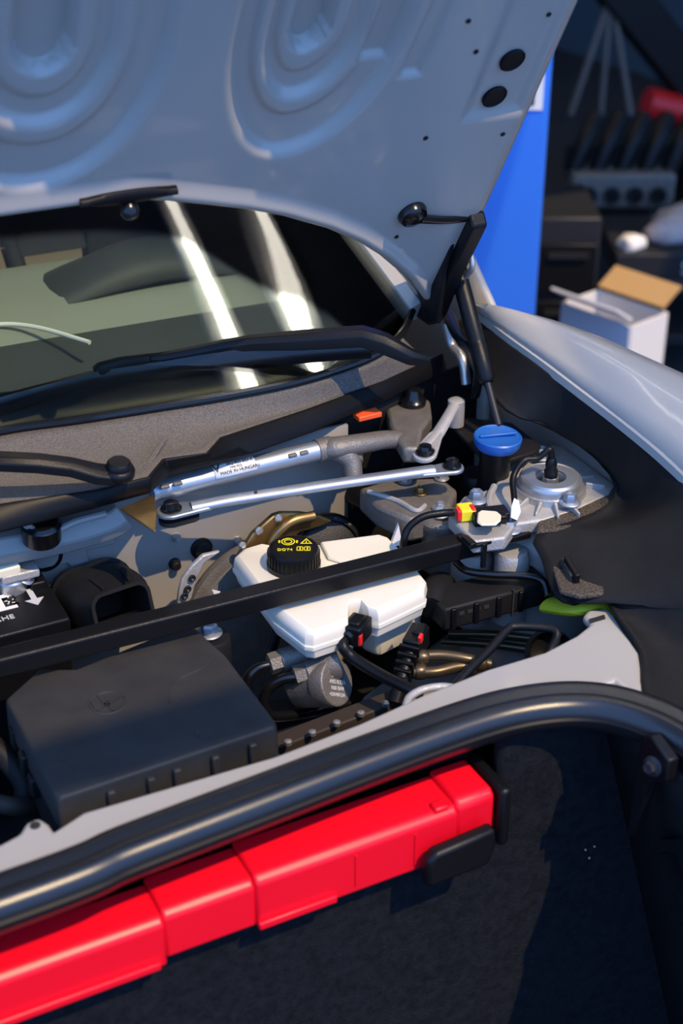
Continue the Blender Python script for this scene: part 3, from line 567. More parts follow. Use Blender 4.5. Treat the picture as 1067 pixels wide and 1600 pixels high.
# ---- fuse box
t = thing('fuse_box', 'flat dark grey plastic fuse box with embossed round emblem on its lid', 'fuse box', (.32, 1.04, .70))
ZB = .802; BP = [(118, 1045), (150, 1032), (296, 972), (312, 985), (330, 1003), (352, 1022), (432, 1128), (430, 1136), (92, 1248), (84, 1240), (8, 1092), (60, 1045)]
P1 = poly(BP, ZB); bc = sum(P1, V(0, 0, 0))/len(P1)
b = B(); b.rings([[bc+(p-bc)*f+UP*dz for p in P1] for f, dz in ((.985, 0), (1.0, -.004), (1.008, -.030), (1.008, -.034))]); lid = obj('lid', b, 'box_plastic', t, bevel=.002, seg=3)
b = B(); b.rings([[bc+(p-bc)*f+UP*dz for p in P1] for f, dz in ((.985, -.034), (.97, -.09), (.93, -.11))]); obj('tub', b, 'black_dusty', t, bevel=.002)
fa, fb = P1[8], P1[7]
for f in (.22, .40, .52, .70, .88):
    p = fa.lerp(fb, f)+V(0, -.0035, -.019); b = B(); b.box(p, (.007, .006, .024)); obj('lid_rib', b, 'box_plastic', lid, bevel=.0015)
for (u, v, zz) in ((30, 1150, .77), (45, 1190, .77), (60, 1225, .76)):
    b = B(); b.box(at(u, v, z=zz), (.016, .014, .022)); obj('side_clip', b, 'black_dusty', t, bevel=.002)
EC = at(168, 1098, z=ZB); ring = [EC+V(math.cos(a), math.sin(a), 0)*.017 for a in [2*math.pi*k/28 for k in range(29)]]
b = B(); b.tube(ring, .0011, 1, 6)
for pl in ([(-.0115, .012), (0, -.006), (.0115, .012)], [(-.016, .004), (-.0075, -.0145), (0, .001), (.0075, -.0145), (.016, .004)]):
    for q0, q1 in zip(pl, pl[1:]):
        b.bar(EC+tx*q0[0]+ty*q0[1], EC+tx*q1[0]+ty*q1[1], .0022, .0018)
obj('emblem', b, 'box_plastic', lid)
b = B(); b.tube([at(u, v, z=ZB) for u, v in ((330, 1022), (318, 1042), (285, 1058), (268, 1075), (264, 1098))], .0008, 6, 6); obj('mould_line', b, 'box_plastic', lid)
for u, v in ((98, 1186), (308, 1148)): b = B(); b.lathe(at(u, v, z=ZB), UP, [(.0032, -.001), (.0028, .0015), (.0005, .002)], 12); obj('lid_pip', b, 'box_plastic', lid)
b = B(); b.lathe(at(330, 998, z=.785), UP, [(.020, -.03), (.020, .0), (.018, .003), (.0005, .003)], 28); ear = obj('mount_ear', b, 'black_dusty', t)
b = B(); b.hexbolt(at(327, 990, z=.790), UP, .0085, .010); obj('nut', b, 'zinc', ear)

# ---- battery
b0 = at(106, 962, z=.802); t = thing('battery', 'black car battery with white label and arrow at the left edge', 'battery', (b0.x-.15, b0.y+.05, .60))
b = B(); b.box((b0.x-.15, b0.y+.043, .69), (.30, .090, .20)); obj('case', b, 'black', t, bevel=.004)
b = B(); b.box((b0.x-.15, b0.y+.047, .794), (.302, .107, .018)); lidb = obj('lid', b, 'black', t, bevel=.003)
p = V(b0.x-.012, b0.y+.075, .806); b = B(); b.box(p, (.016, .03, .012)); obj('lid_step', b, 'black', lidb, bevel=.002)
zl = .8034
b = B(); b.box((b0.x-.072, b0.y+.052, zl), (.062, .030, .0006)); lab = obj('label', b, 'white', lidb)
random.seed(3)
b = B()
for k in range(26):
    for q in range(9):
        if random.random() < .5: b.box((b0.x-.052-.0014*k*0+.0016*(k % 9)-.02*0, b0.y+.043+.0020*q, zl+.0005), (.0014, .0018, .0004))
for k in range(3): b.box((b0.x-.085, b0.y+.044+.007*k, zl+.0005), (.03, .002, .0004))
obj('label_print', b, 'ink', lab)
text('label_text', 'A DIN', 'print', lidb, V(b0.x-.055, b0.y+.079, zl), V(1, 0, 0), V(0, 1, 0), .010)
text('label_text', 'CHE', 'print', lidb, V(b0.x-.060, b0.y+.022, zl), V(1, 0, 0), V(0, 1, 0), .011)
ac = V(b0.x-.022, b0.y+.045, zl); b = B(); b.box(ac+V(0, .010, 0), (.006, .022, .0006)); b.prism([ac+V(-.010, -.001, 0), ac+V(.010, -.001, 0), ac+V(0, -.014, 0)], UP*.0006); obj('label_arrow', b, 'print', lidb)
t = thing('battery_clamp', 'metal battery terminal clamp with cream plastic block on top', 'clamp', at(20, 905, z=.80))
p = at(18, 905, z=.815); b = B(); b.lathe(p-UP*.008, UP, [(.015, -.006), (.015, .008), (.010, .014), (.0005, .014)], 24); obj('ring', b, 'steel', t, bevel=.001)
b = B(); b.box(at(28, 893, z=.824), (.040, .026, .010)); obj('lug', b, 'alu', t, bevel=.002)
b = B(); b.box(at(2, 886, z=.832), (.034, .030, .012)); obj('insulator', b, 'cream', t, bevel=.003)
b = B(); b.hexbolt(at(40, 903, z=.816), V(.4, -.4, .8), .006); obj('clamp_bolt', b, 'steel', t)

# ---- air intake scoop
SC = at(182, 950, y=1.232); t = thing('air_duct', 'black rubber air duct mouth opening between battery and servo drum', 'duct', SC-V(0, 0, .07))
def rr(w_, h_, r_, n=5):
    out = []
    for cx, cy, a0 in ((w_-r_, h_-r_, 0), (-w_+r_, h_-r_, 90), (-w_+r_, -h_+r_, 180), (w_-r_, -h_+r_, 270)):
        for k in range(n+1): a = R(a0+90*k/n); out.append((cx+r_*math.cos(a), cy+r_*math.sin(a)))
    return out
dd = V(.12, -.9, .30).normalized(); sx2 = dd.cross(UP).normalized()*-1; sy2 = sx2.cross(dd)*-1
if sy2.z < 0: sy2 = -sy2
def ringp(w_, h_, r_, h): return [SC+sx2*x+sy2*y+dd*h for x, y in rr(w_, h_, r_)]
b = B(); b.rings([ringp(.046, .038, .030, -.06), ringp(.045, .037, .030, -.02), ringp(.043, .035, .028, -.006), ringp(.034, .026, .014, .014), ringp(.034, .026, .014, .019), ringp(.030, .022, .011, .019), ringp(.028, .020, .010, -.01), ringp(.025, .018, .01, -.045)]); du = obj('mouth', b, 'black_dusty', t, angle=50)
for k in (-.45, .45):
    b = B(); b.bar(SC+sx2*(.040*k)+sy2*.036-dd*.008, SC+sx2*(.034*k)+sy2*.0275+dd*.015, .003, .004); obj('mouth_rib', b, 'black_dusty', du)
b = B(); b.rings([ringp(.049, .041, .03, -.064), ringp(.049, .041, .03, -.056)]); obj('collar', b, 'black', t)

# ---- wiper linkage
t = thing('wiper_linkage', 'zinc plated wiper linkage tube and crank rod behind the tank', 'wiper linkage', at(480, 760, z=.84))
TL, TR = at(236, 768, z=.882), at(502, 703, z=.885); dT = (TR-TL).normalized()
b = B(); b.tube([TL, TR], .0118, 1, 20); tb = obj('main_tube', b, 'zinc', t)
for (u, v) in ((256, 762), (276, 757), (455, 713), (473, 709)):
    p = at(u, v, z=.889); ax3 = (dT, V(-dT.y, dT.x, 0), UP); b = B(); b.box(p+V(0, -.003, .0025), (.010, .005, .004), ax3); obj('crimp_mark', b, 'alu_dark', tb, bevel=.001)
nF = V(.1, -.55, .83); lc = at(361, 734, z=.888)+nF*.004
b = B(); n = 5; rows = []
for k in range(n+1):
    a = R(10+90*k/n); o1 = UP*math.sin(a)*.0127+V(dT.y, -dT.x, 0)*math.cos(a)*.0127
    rows.append([TL.lerp(TR, .345)+o1, TL.lerp(TR, .585)+o1])
b.grid(rows); lb = obj('tube_label', b, 'white', tb, thick=.0002)
ld = UP*math.sin(R(50))+V(dT.y, -dT.x, 0)*math.cos(R(50)); lyd = UP*math.cos(R(50))-V(dT.y, -dT.x, 0)*math.sin(R(50)); lm = TL.lerp(TR, .47)+ld*.0130
text('label_text', 'MADE IN HUNGARY', 'ink', lb, lm-lyd*.0045+ld*.0003+dT*.004, dT, lyd, .0052, .0001)
text('label_text', '7P8 955', 'ink', lb, lm+ld*.0002-lyd*.0002, dT, lyd, .0045, .0001)
text('label_text', '992 955 023 A', 'ink', lb, lm+lyd*.0045+dT*.006, dT, lyd, .0052, .0001)
b = B(); vt = lm-dT*.022+lyd*.004; b.prism([vt-dT*.005+lyd*.004, vt-dT*.003+lyd*.004, vt-lyd*.002, vt+dT*.003+lyd*.004, vt+dT*.005+lyd*.004, vt-lyd*.006], ld*.0004); obj('label_mark', b, 'ink', lb)
b = B(); b.tube([TR-dT*.006, TR+dT*.012], .0135, 1, 18); b.tube([TR+dT*.008, at(530, 698, z=.888), at(570, 692, z=.885), at(605, 687, z=.88), at(640, 690, z=.87), at(650, 708, z=.86)], lambda q: .0155-.004*q, 6, 14, flat=.8)
b.tube([at(515, 700, z=.885), at(535, 708, z=.88), at(548, 722, z=.87), at(552, 745, z=.855)], lambda q: .013-.002*q, 6, 12); b.tube([at(570, 694, z=.882), at(558, 705, z=.875), at(556, 722, z=.868)], .008, 5, 10); obj('yoke_casting', b, 'alu_dark', t)
L0, L1 = at(268, 802, z=.858), at(706, 735, z=.865); dL = (L1-L0).normalized(); nL = V(-dL.y, dL.x, 0)
def plate(pts, th): return B().prism(pts, UP*th)
def sta(c0, c1, r0, r1, n=10):
    d = (c1-c0).normalized(); q = V(-d.y, d.x, 0); out = []
    for k in range(n+1): a = math.pi/2+math.pi*k/n; out.append(c0+d*math.cos(a)*r0+q*math.sin(a)*r0)
    for k in range(n+1): a = -math.pi/2+math.pi*k/n; out.append(c1+d*math.cos(a)*r1+q*math.sin(a)*r1)
    return out
b = plate(sta(L0, L0.lerp(L1, .12), .0165, .009), .005); obj('rod_eye', b, 'zinc', t, bevel=.0015)
b = B(); pts = [L0+dL*.022+UP*.003, L0.lerp(L1, .20)+UP*.005, L0.lerp(L1, .34)+UP*.005, L0.lerp(L1, .6)+UP*.005, L0.lerp(L1, .86)+UP*.004, L1-dL*.022+UP*.003]
b.tube(pts, lambda q: .0088-.0010*math.sin(math.pi*q), 5, 14, flat=.75); rod = obj('crank_rod', b, 'zinc', t)
b = plate(sta(L1-dL*.04, L1, .008, .0135), .005); obj('rod_eye', b, 'zinc', t, bevel=.0015)
b = B(); b.lathe(L0.lerp(L1, .29)+UP*.011-nL*.002, UP-nL*.4, [(.002, 0), (.002, .001), (.0003, .001)], 10); obj('rod_hole', b, 'ink', rod)
for p, r_ in ((L0, .0115), (L1, .0105)):
    b = B(); b.lathe(p+UP*.004, UP, [(r_, 0), (r_, .003), (r_*.8, .004), (r_*.72, .009), (r_*.6, .010), (.0004, .010)], 26); obj('ball_cap', b, 'black_gloss', t)
b = plate(sta(L0-UP*.010, L0-UP*.010+dL*.02, .0145, .010), .004); obj('lower_eye', b, 'dark_steel', t)
S0, S1 = at(664, 712, z=.875), at(713, 628, z=.90)
b = B(); b.tube([S0+V(.004, .01, .002), S0.lerp(S1, .4), S1], lambda q: .0095-.003*q, 5, 12, flat=.7); obj('short_link', b, 'alu', t)
b = plate(sta(S0, S0.lerp(S1, .3), .0145, .009), .005); obj('short_eye', b, 'alu', t, bevel=.001)
b = B(); b.lathe(S0+UP*.004, UP, [(.011, 0), (.011, .003), (.008, .005), (.007, .009), (.0004, .0095)], 24); obj('ball_cap', b, 'black_gloss', t)
b = B(); b.lathe(S1-V(0, 0, .01), UP, [(.010, -.02), (.010, .012), (.007, .014), (.0005, .014)], 18); obj('pivot_post', b, 'alu', t)
t = thing('wiper_motor', 'brown oily wiper motor gearbox with gold screws under the crank rod', 'motor', at(640, 780, z=.80))
b = B(); b.prism(poly([(560, 762), (610, 748), (690, 745), (715, 765), (700, 800), (640, 812), (590, 790)], .832), (0, 0, -.03)); obj('gearbox', b, 'alu_dark', t, bevel=.005)
b = B(); b.tube([at(u, v, z=.834) for u, v in ((575, 768), (620, 782), (650, 798), (664, 790))], .003, 5, 8); obj('cover_rib', b, 'alu', t)
for u, v in ((657, 770), (632, 752), (690, 748), (688, 794)): b = B(); b.hexbolt(at(u, v, z=.833), UP, .0055); obj('gearbox_screw', b, 'bronze' if u == 657 else 'steel', t)
b = B(); b.tube([at(470, 732, z=.80), at(560, 775, z=.80), at(660, 830, z=.80)], .013, 3, 14); tag(obj('steering_column_cover', b, 'black'), 'dark diagonal tube passing under the crank rod', 'tube')
b = B(); b.lathe(at(690, 812, z=.82), UP, [(.022, -.06), (.022, -.01), (.026, -.004), (.026, .002), (.022, .006), (.014, .006), (.010, .002), (.0005, .002)], 30); mt = tag(obj('mount_bushing', b, 'alu_dark'), 'round brown metal bushing beside the yellow plug', 'bushing')
b = B(); b.hexbolt(at(686, 803, z=.827), UP, .008); obj('bolt', b, 'steel', mt)
# orange tag and hinge-side steel bracket
b = B(); b.box(at(574, 648, z=.90), (.030, .016, .006), (dT, V(-dT.y, dT.x, 0), UP)); tag(obj('locking_tab', b, 'orange', bevel=.001), 'small orange plastic tab tucked under the cowl strip', 'tab')
t = thing('pivot_mount', 'grey cast pivot mount with black bush below the cowl corner', 'bracket', at(640, 660, z=.86))
b = B(); b.prism(poly([(600, 625), (640, 612), (672, 625), (675, 650), (660, 670), (655, 700), (630, 700), (610, 665)], .885), (0, 0, -.02)); obj('plate', b, 'alu_dark', t, bevel=.004)
b = B(); b.lathe(at(645, 628, z=.888), V(0, -.1, 1), [(.016, -.004), (.016, .004), (.011, .008), (.008, .018), (.0005, .020)], 24); obj('bush', b, 'black_gloss', t)

# ---- strut tower
t = thing('strut_tower', 'cast aluminium strut tower with silver bearing cap and three bolts', 'strut tower', at(860, 780, z=.78))
TP = poly([(700, 806), (724, 775), (770, 762), (786, 735), (830, 708), (862, 694), (880, 698), (905, 715), (962, 758), (952, 772), (900, 796), (850, 812), (806, 818), (790, 840), (740, 846)], .842)
b = B(); b.prism(TP, (0, 0, -.016)); obj('flange', b, 'alu', t, bevel=.003, seg=3)
DC = at(859, 762, z=.846); b = B(); b.lathe(DC, UP, [(.043, -.03), (.041, -.004), (.0395, .003), (.0365, .004), (.0360, .009), (.0352, .013), (.033, .015), (.030, .0135), (.020, .0135), (.0165, .012), (.015, .006), (.0005, .006)], 56); obj('bearing_cap', b, 'steel', t)
b = B(); b.lathe(DC+UP*.0142, UP, [(.031, -.001), (.030, .0006), (.0175, .0006), (.017, -.004)], 48, cap=False); obj('top_disc', b, 'zinc', t)
b = B(); b.lathe(DC+UP*.0062, UP, [(.0155, 0), (.013, .001), (.0005, .001)], 24); obj('centre_well', b, 'ink', t)
b = B(); b.lathe(DC+UP*.006, UP, [(.009, 0), (.009, .008), (.0075, .009)], 6); obj('rod_nut', b, 'steel', t)
b = B(); b.lathe(DC+UP*.014, V(-.05, 0, 1), [(.0075, 0), (.0078, .008), (.006, .012), (.0068, .016), (.0055, .022), (.004, .024)], 20); obj('damper_plug', b, 'black', t)
for u, v in ((890, 786), (846, 714), (744, 782)):
    b = B(); b.hexbolt(at(u, v, z=.848), UP, .0078, .010); obj('tower_bolt', b, 'zinc', t)
for k in range(8):
    a = R(200+22*k) if k < 4 else R(-20+22*(k-4)); dr = V(math.cos(a), math.sin(a), 0); b = B(); b.bar(DC+dr*.041-UP*.002, DC+dr*.064-UP*.004, .004, .012, UP, .6); obj('casting_rib', b, 'alu', t, bevel=.001)
b = B(); b.tube([at(u, v, z=zz) for u, v, zz in ((772, 760, .846), (764, 780, .846), (770, 800, .846), (790, 808, .846))], .004, 6, 8); obj('casting_rim', b, 'alu', t)
b = B(); b.lathe(at(798, 905, z=.77), UP, [(.020, -.05), (.019, .03), (.016, .036), (.0005, .036)], 28); b.lathe(at(735, 905, z=.75), UP, [(.026, -.05), (.024, .03), (.02, .04), (.0005, .04)], 28); obj('tower_post', b, 'alu', t)
b = B(); b.grid([[DC+V(math.cos(a), math.sin(a), 0)*r_+UP*h for a in [2*math.pi*k/36 for k in range(37)]] for r_, h in ((.05, -.012), (.07, -.05), (.085, -.16), (.09, -.26))]); obj('tower_wall', b, 'paint_bay', t, thick=.004)
b = B(); tp_ = DC+UP*.036; b.tube([tp_, tp_+V(-.003, .002, .012), at(840, 716, z=.885), at(818, 720, z=.884), at(802, 745, z=.87), at(803, 775, z=.858), at(806, 800, z=.852)], .0036, 8, 10); tag(obj('damper_cable', b, 'black'), 'thin black cable arching out of the silver strut cap', 'cable')
b = B(); p = at(805, 797, z=.856); b.prism([p+rt*x+upv*y for x, y in ((-.005, -.008), (.002, -.011), (.006, -.002), (.004, .010), (-.001, .013), (-.004, .004))], fw*.003); tag(obj('tape_tag', b, 'white'), 'small white tape tag wrapped on the strut cable', 'tag')
# ---- yellow and cream plug on the brace end
t = thing('airbag_plug', 'black cable plug with yellow lock and cream cover beside the brace bolt', 'connector', at(750, 810, z=.84))
ax = (V(.97, -.25, 0).normalized(), V(.25, .97, 0).normalized(), UP)
b = B(); b.box(at(728, 800, z=.850), (.018, .020, .014), ax); obj('yellow_lock', b, 'yellow', t, bevel=.002)
for (u, v) in ((716, 803), (738, 799)): b = B(); b.box(at(u, v, z=.852), (.005, .012, .012), ax); obj('red_clip', b, 'red_tab', t, bevel=.001)
b = B(); b.box(at(765, 806, z=.848), (.040, .022, .014), ax); b.box(at(782, 806, z=.855), (.012, .014, .006), ax); obj('housing', b, 'black', t, bevel=.002)
b = B(); b.prism([at(u, v, z=.857) for u, v in ((746, 804), (752, 800), (776, 802), (783, 808), (782, 816), (774, 823), (752, 823), (745, 818))], (0, 0, .003)); obj('cream_cover', b, 'cream', t, bevel=.002)
b = B(); b.tube([at(708, 801, z=.852), at(690, 802, z=.854), at(660, 808, z=.852), at(638, 825, z=.842), at(630, 850, z=.825), at(630, 870, z=.80)], .0042, 8, 10); obj('cable', b, 'black', t)
# ---- washer filler
t = thing('washer_filler', 'blue washer fluid cap on its black filler neck by the gas strut', 'washer cap', at(778, 720, z=.82))
WC = at(777, 690, z=.885); wax = V(.02, -.06, 1).normalized()
b = B(); b.lathe(WC, wax, [(.024, -.006), (.0265, -.002), (.0275, .004), (.0275, .0065), (.0260, .008), (.0245, .007), (.0235, .0065), (.0005, .0068)], 44); wc = obj('cap', b, 'blue_cap', t)
b = B(); b.box(WC+wax*.009, (.044, .004, .003), (V(.97, -.25, 0).normalized(), V(.25, .97, 0).normalized(), UP)); obj('cap_grip', b, 'blue_cap', wc, bevel=.001)
b = B(); b.lathe(WC-wax*.07, wax, [(.018, 0), (.018, .05), (.022, .064)], 28); obj('neck', b, 'black', t)
b = B(); b.prism(poly([(707, 668), (730, 652), (800, 660), (846, 695), (835, 706), (795, 718), (748, 708)], .868), (0, 0, -.006)); obj('neck_plate', b, 'black_dusty', t, bevel=.002)
b = B(); b.lathe(at(745, 745, z=.82), UP, [(.022, -.08), (.022, .0), (.018, .006), (.0005, .006)], 24); obj('hose_stub', b, 'black', t)
# ---- gas strut
t = thing('gas_strut', 'black gas strut holding the open hood at its right corner', 'gas strut', at(779, 662, z=.90))
G0, G1 = at(717, 430, x=.845), at(779, 664, z=.892); gm = G0.lerp(G1, .72)
b = B(); b.lathe(G0, gm-G0, [(.0085, -.002), (.0100, .004), (.0100, (gm-G0).length*.62), (.0092, (gm-G0).length*.64), (.0102, (gm-G0).length*.66), (.0102, (gm-G0).length-.004), (.0075, (gm-G0).length)], 24); obj('cylinder', b, 'black', t)
b = B(); b.lathe(gm, G1-gm, [(.0042, -.004), (.0042, (G1-gm).length)], 16); obj('rod', b, 'dark_steel', t)
b = B(); b.lathe(G0-(gm-G0).normalized()*.004, V(1, -.3, 0), [(.010, -.012), (.011, -.006), (.011, .006), (.006, .010), (.0005, .010)], 22); obj('ball_socket', b, 'black', t)
b = B(); b.lathe(G1+V(0, 0, -.004), UP, [(.009, -.02), (.009, .0), (.005, .006), (.0005, .006)], 16); obj('foot', b, 'black', t)
# ---- cable channel, pipes, rods on the right
t = thing('cable_channel', 'ribbed black cable duct lying between tank and wing trim', 'cable duct', at(765, 930, z=.74))
ax = (V(1, -.04, 0).normalized(), V(.04, 1, 0).normalized(), UP); p = at(762, 932, z=.772)
b = B(); b.box(p, (.132, .045, .028), ax); obj('trough', b, 'black_dusty', t, bevel=.003)
for k in range(5): b = B(); b.box(p+ax[0]*(-.055+.0275*k)-ax[1]*.0235, (.006, .004, .026), ax); obj('duct_rib', b, 'black', t, bevel=.001)
b = B(); b.box(p+ax[0]*.018-ax[1]*.0225+UP*.0, (.002, .0025, .034), ax); obj('seam', b, 'box_plastic', t)
for k in range(4): b = B(); b.box(p-ax[0]*(.045-.010*k)-ax[1]*.0228+UP*.004, (.006, .001, .004), ax); obj('moulded_mark', b, 'box_plastic', t)
b = B(); b.tube([at(u, v, z=zz) for u, v, zz in ((672, 950, .775), (680, 925, .78), (688, 915, .775), (700, 935, .76))], .016, 5, 14); tag(obj('corrugated_sleeve', b, 'black_dusty'), 'dark corrugated sleeve pressed against the right side of tank', 'sleeve')
b = B(); b.tube([at(u, v, z=zz) for u, v, zz in ((712, 878, .80), (730, 892, .80), (770, 898, .80), (820, 900, .80), (848, 908, .80), (856, 930, .79))], .0042, 8, 10); tag(obj('wing_cable', b, 'black_gloss'), 'black cable running from under the brace towards the wing trim', 'cable')
b = B(); b.tube([at(u, v, z=zz) for u, v, zz in ((860, 945, .775), (900, 950, .79), (930, 945, .79), (952, 958, .78))], .016, 5, 14, flat=.5); tag(obj('reflective_strap', b, 'lime'), 'lime green fabric strip showing under the wing trim flap', 'strap')
b = B(); b.tube([at(u, v, z=zz) for u, v, zz in ((708, 1076, .79), (730, 1050, .795), (765, 1015, .80), (792, 985, .805), (806, 979, .806), (850, 981, .806), (868, 986, .805), (868, 1000, .80), (858, 1020, .795), (852, 1034, .785))], .0046, 5, 10); br = tag(obj('support_rod', b, 'black'), 'bent black rod with fine white print rising over the flange', 'rod')
r0, r1 = at(712, 1070, z=.79)+V(0, 0, .0), at(790, 988, z=.804); dr = (r1-r0).normalized(); b = B()
for k in range(22): 
    q = r0.lerp(r1, .1+.8*k/22); b.box(q+(CAM-q).normalized()*.0047, (.0015, .0012, .0005), (dr, dr.cross(fw).normalized(), fw))
obj('rod_print', b, 'print', br)
for k, pts in enumerate((((648, 1026, .755), (690, 1024, .755), (730, 1030, .752), (765, 1038, .745)), ((645, 1050, .745), (680, 1050, .745), (715, 1042, .745), (745, 1042, .742)))):
    P_ = [at(u, v, z=zz) for u, v, zz in pts]; t = thing('brake_line', ('upper', 'lower')[k]+' of two brown metal lines with collars right of the tank', 'pipe', P_[0])
    b = B(); b.tube(P_, .0062, 6, 12); obj('line', b, 'brown_tube', t)
    for q in (.03, .80): 
        c = P_[0].lerp(P_[-1], q); b = B(); b.lathe(c, P_[-1]-P_[0], [(.008, 0), (.0088, .003), (.0088, .009), (.007, .012)], 16); obj('collar', b, 'brown_tube', t)
for k, (a, c_) in enumerate((((700, 990, .70), (850, 1000, .70)), ((690, 1002, .69), (845, 1018, .69)))):
    b = B(); b.tube([at(a[0], a[1], z=a[2]), at((a[0]+c_[0])/2, (a[1]+c_[1])/2-3, z=a[2]), at(*c_[:2], z=c_[2])], .005, 4, 10); tag(obj('deep_pipe', b, 'brown_tube'), ('farther', 'nearer')[k]+' dark brown pipe low behind the bent black rod', 'pipe')
b = B(); b.lathe(at(858, 1020, z=.74), V(-.4, -.6, .6), [(.022, -.05), (.026, 0), (.022, .004), (.019, -.01), (.0005, -.02)], 28); tag(obj('drain_elbow', b, 'black'), 'black rubber elbow mouth beside the flange tab', 'hose')
b = B(); b.tube([at(u, v, z=.795) for u, v in ((634, 1105), (640, 1090), (660, 1078), (690, 1073), (715, 1076))], .004, 6, 10); tag(obj('wire_hoop', b, 'alu'), 'dull metal wire hoop peeking over the white flange', 'hoop')
b = B(); b.tube([at(u, v, z=zz) for u, v, zz in ((428, 955, .77), (432, 985, .75), (425, 1015, .73))], .006, 4, 10); tag(obj('vent_hose', b, 'black'), 'short black hose dropping beside the left end of tank', 'hose')
b = B(); b.tube([at(u, v, z=zz) for u, v, zz in ((-30, 1150, .76), (15, 1190, .74), (40, 1230, .72), (30, 1270, .70))], .011, 6, 12); tag(obj('wiring_loom', b, 'black_dusty'), 'thick black wiring loom beside the left side of fuse box', 'loom')
b = B(); b.tube([at(u, v, z=zz) for u, v, zz in ((-30, 1250, .72), (20, 1260, .72), (60, 1265, .70), (110, 1275, .68))], .009, 6, 12); tag(obj('wiring_loom', b, 'soot'), 'brown sleeved loom in the front left corner under fuse box', 'loom')

# ================================================================ BACKGROUND WORKSHOP
pR = at(850, 300, d=2.7); t = thing('lift_column', 'tall bright blue steel lift column behind the car', 'column', (pR.x-.12, pR.y, 0))
fx, fy = V(math.cos(YAW), -math.sin(YAW), 0), V(math.sin(YAW), math.cos(YAW), 0)
pc = V(pR.x, pR.y, 0)-fx*.14
b = B(); b.box(pc+fy*.10+UP*1.5, (.28, .20, 3.0), (fx, fy, UP)); post = obj('post', b, 'blue_post', t, bevel=.008)
b = B(); b.box(pc+fy*.1+UP*.01, (.45, .4, .02), (fx, fy, UP)); obj('base_plate', b, 'blue_post', t, bevel=.004)
b = B(); b.box(pc-fx*.10+UP*1.4-fy*.01, (.05, .03, 2.6), (fx, fy, UP)); obj('guide_rail', b, 'blue_post', t, bevel=.003)
sp_ = at(832, 135, d=2.65); b = B(); b.box(V(pc.x, pc.y, sp_.z)+fx*.108-fy*.0015, (.035, .003, .065), (fx, fy, UP)); b_ = B(); b_.box(V(pc.x-1.2, pc.y+.06, 2.92), (2.6, .18, .16)); obj('cross_beam', b_, 'blue_post', t, bevel=.008)
st = obj('sticker', b, 'white', t)
b = B(); b.box(V(pc.x, pc.y, sp_.z)+fx*.102-fy*.0035-UP*.012, (.016, .002, .022), (fx, fy, UP)); obj('sticker_pictogram', b, 'ink', st)
# carton
t = thing('cardboard_carton', 'open white printed cardboard carton on the floor beyond the wing', 'box', (0, 0, 0))
cc = at(955, 530, d=3.3); cc = V(cc.x, cc.y, 0); t.location = cc; ORG[t.name] = cc
ca = R(-76); e1 = V(math.cos(ca), math.sin(ca), 0); e2 = V(-math.sin(ca), math.cos(ca), 0); HB = at(955, 470, d=3.3).z
HB = max(.2, HB)
for sgn, (ea, eb, L_, W_) in (((-1), (e1, e2, .20, .13)), (1, (e1, e2, .20, .13)), (-1, (e2, e1, .13, .20)), (1, (e2, e1, .13, .20))):
    b = B(); b.box(cc+ea*(sgn*L_/2 if ea is e1 else sgn*L_/2)+UP*HB/2, (.006, (W_ if ea is e1 else W_), HB), (ea, eb, UP)); obj('side_panel', b, 'carton_white', t)
b = B(); b.box(cc+UP*.005, (.19, .12, .006), (e1, e2, UP)); obj('bottom', b, 'cardboard', t)
for sgn in (-1, 1):
    b = B(); b.box(cc+e2*(sgn*.085)+UP*(HB+.03), (.19, .006, .07), (e1, (e2*.5*sgn+UP*-.8).normalized(), (e2*.8*sgn+UP*.5).normalized())); obj('flap', b, 'carton_white' if sgn < 0 else 'cardboard', t)
b = B(); b.box(cc-e2*.0685+UP*HB*.45, (.07, .002, .06), (e1, e2, UP)); b.box(cc+e1*.1035+UP*HB*.45, (.002, .06, .05), (e1, e2, UP)); obj('printed_patch', b, 'blue_cap', t)
# tool cart with rags
cc = at(1075, 385, d=3.95); t = thing('tool_cart', 'dark low tool cart with a pale printed edge at the right', 'cart', (cc.x, cc.y, 0))
ZK = cc.z; g0 = V(cc.x, cc.y, 0)
b = B(); b.box(g0+UP*(ZK), (.46, .34, .07), (fx, fy, UP)); obj('tray', b, 'dark_steel', t, bevel=.006)
b = B(); b.box(g0+UP*.12, (.36, .34, .03), (fx, fy, UP)); obj('lower_shelf', b, 'dark_steel', t, bevel=.004)
for a in (-1, 1):
    for c_ in (-1, 1): b = B(); b.box(g0+fx*a*.165+fy*c_*.155+UP*ZK/2, (.02, .02, ZK), (fx, fy, UP)); obj('leg', b, 'dark_steel', t)
text('cart_lettering', 'SONIC', 'print', t, g0-fy*.171+fx*.02+UP*(ZK-.005), fx, UP, .05)
random.seed(11)
def lump(c, sx, sy, sz, seed):
    rnd = random.Random(seed); b = B(); bmesh.ops.create_icosphere(b.bm, subdivisions=3, radius=1)
    ph = [rnd.uniform(0, 6) for _ in range(6)]
    for v_ in b.bm.verts:
        k = 1+.22*math.sin(3*v_.co.x+ph[0])*math.cos(4*v_.co.y+ph[1])+.15*math.sin(7*v_.co.x+5*v_.co.y+ph[2])
        v_.co = c+fx*(v_.co.x*sx*k)+fy*(v_.co.y*sy*k)+UP*max(-.0, (v_.co.z*k+.3)*sz)
    return b
tag(obj('rag', lump(g0+fx*.03+UP*(ZK+.036), .15, .12, .065, 1), 'cloth', angle=180), 'crumpled pale rag heaped on the tool cart', 'rag')
tag(obj('rag', lump(g0-fx*.185-fy*.12+UP*(ZK+.036), .035, .035, .028, 2), 'carton_white', angle=180), 'small white rag at the left corner of tool cart', 'rag')
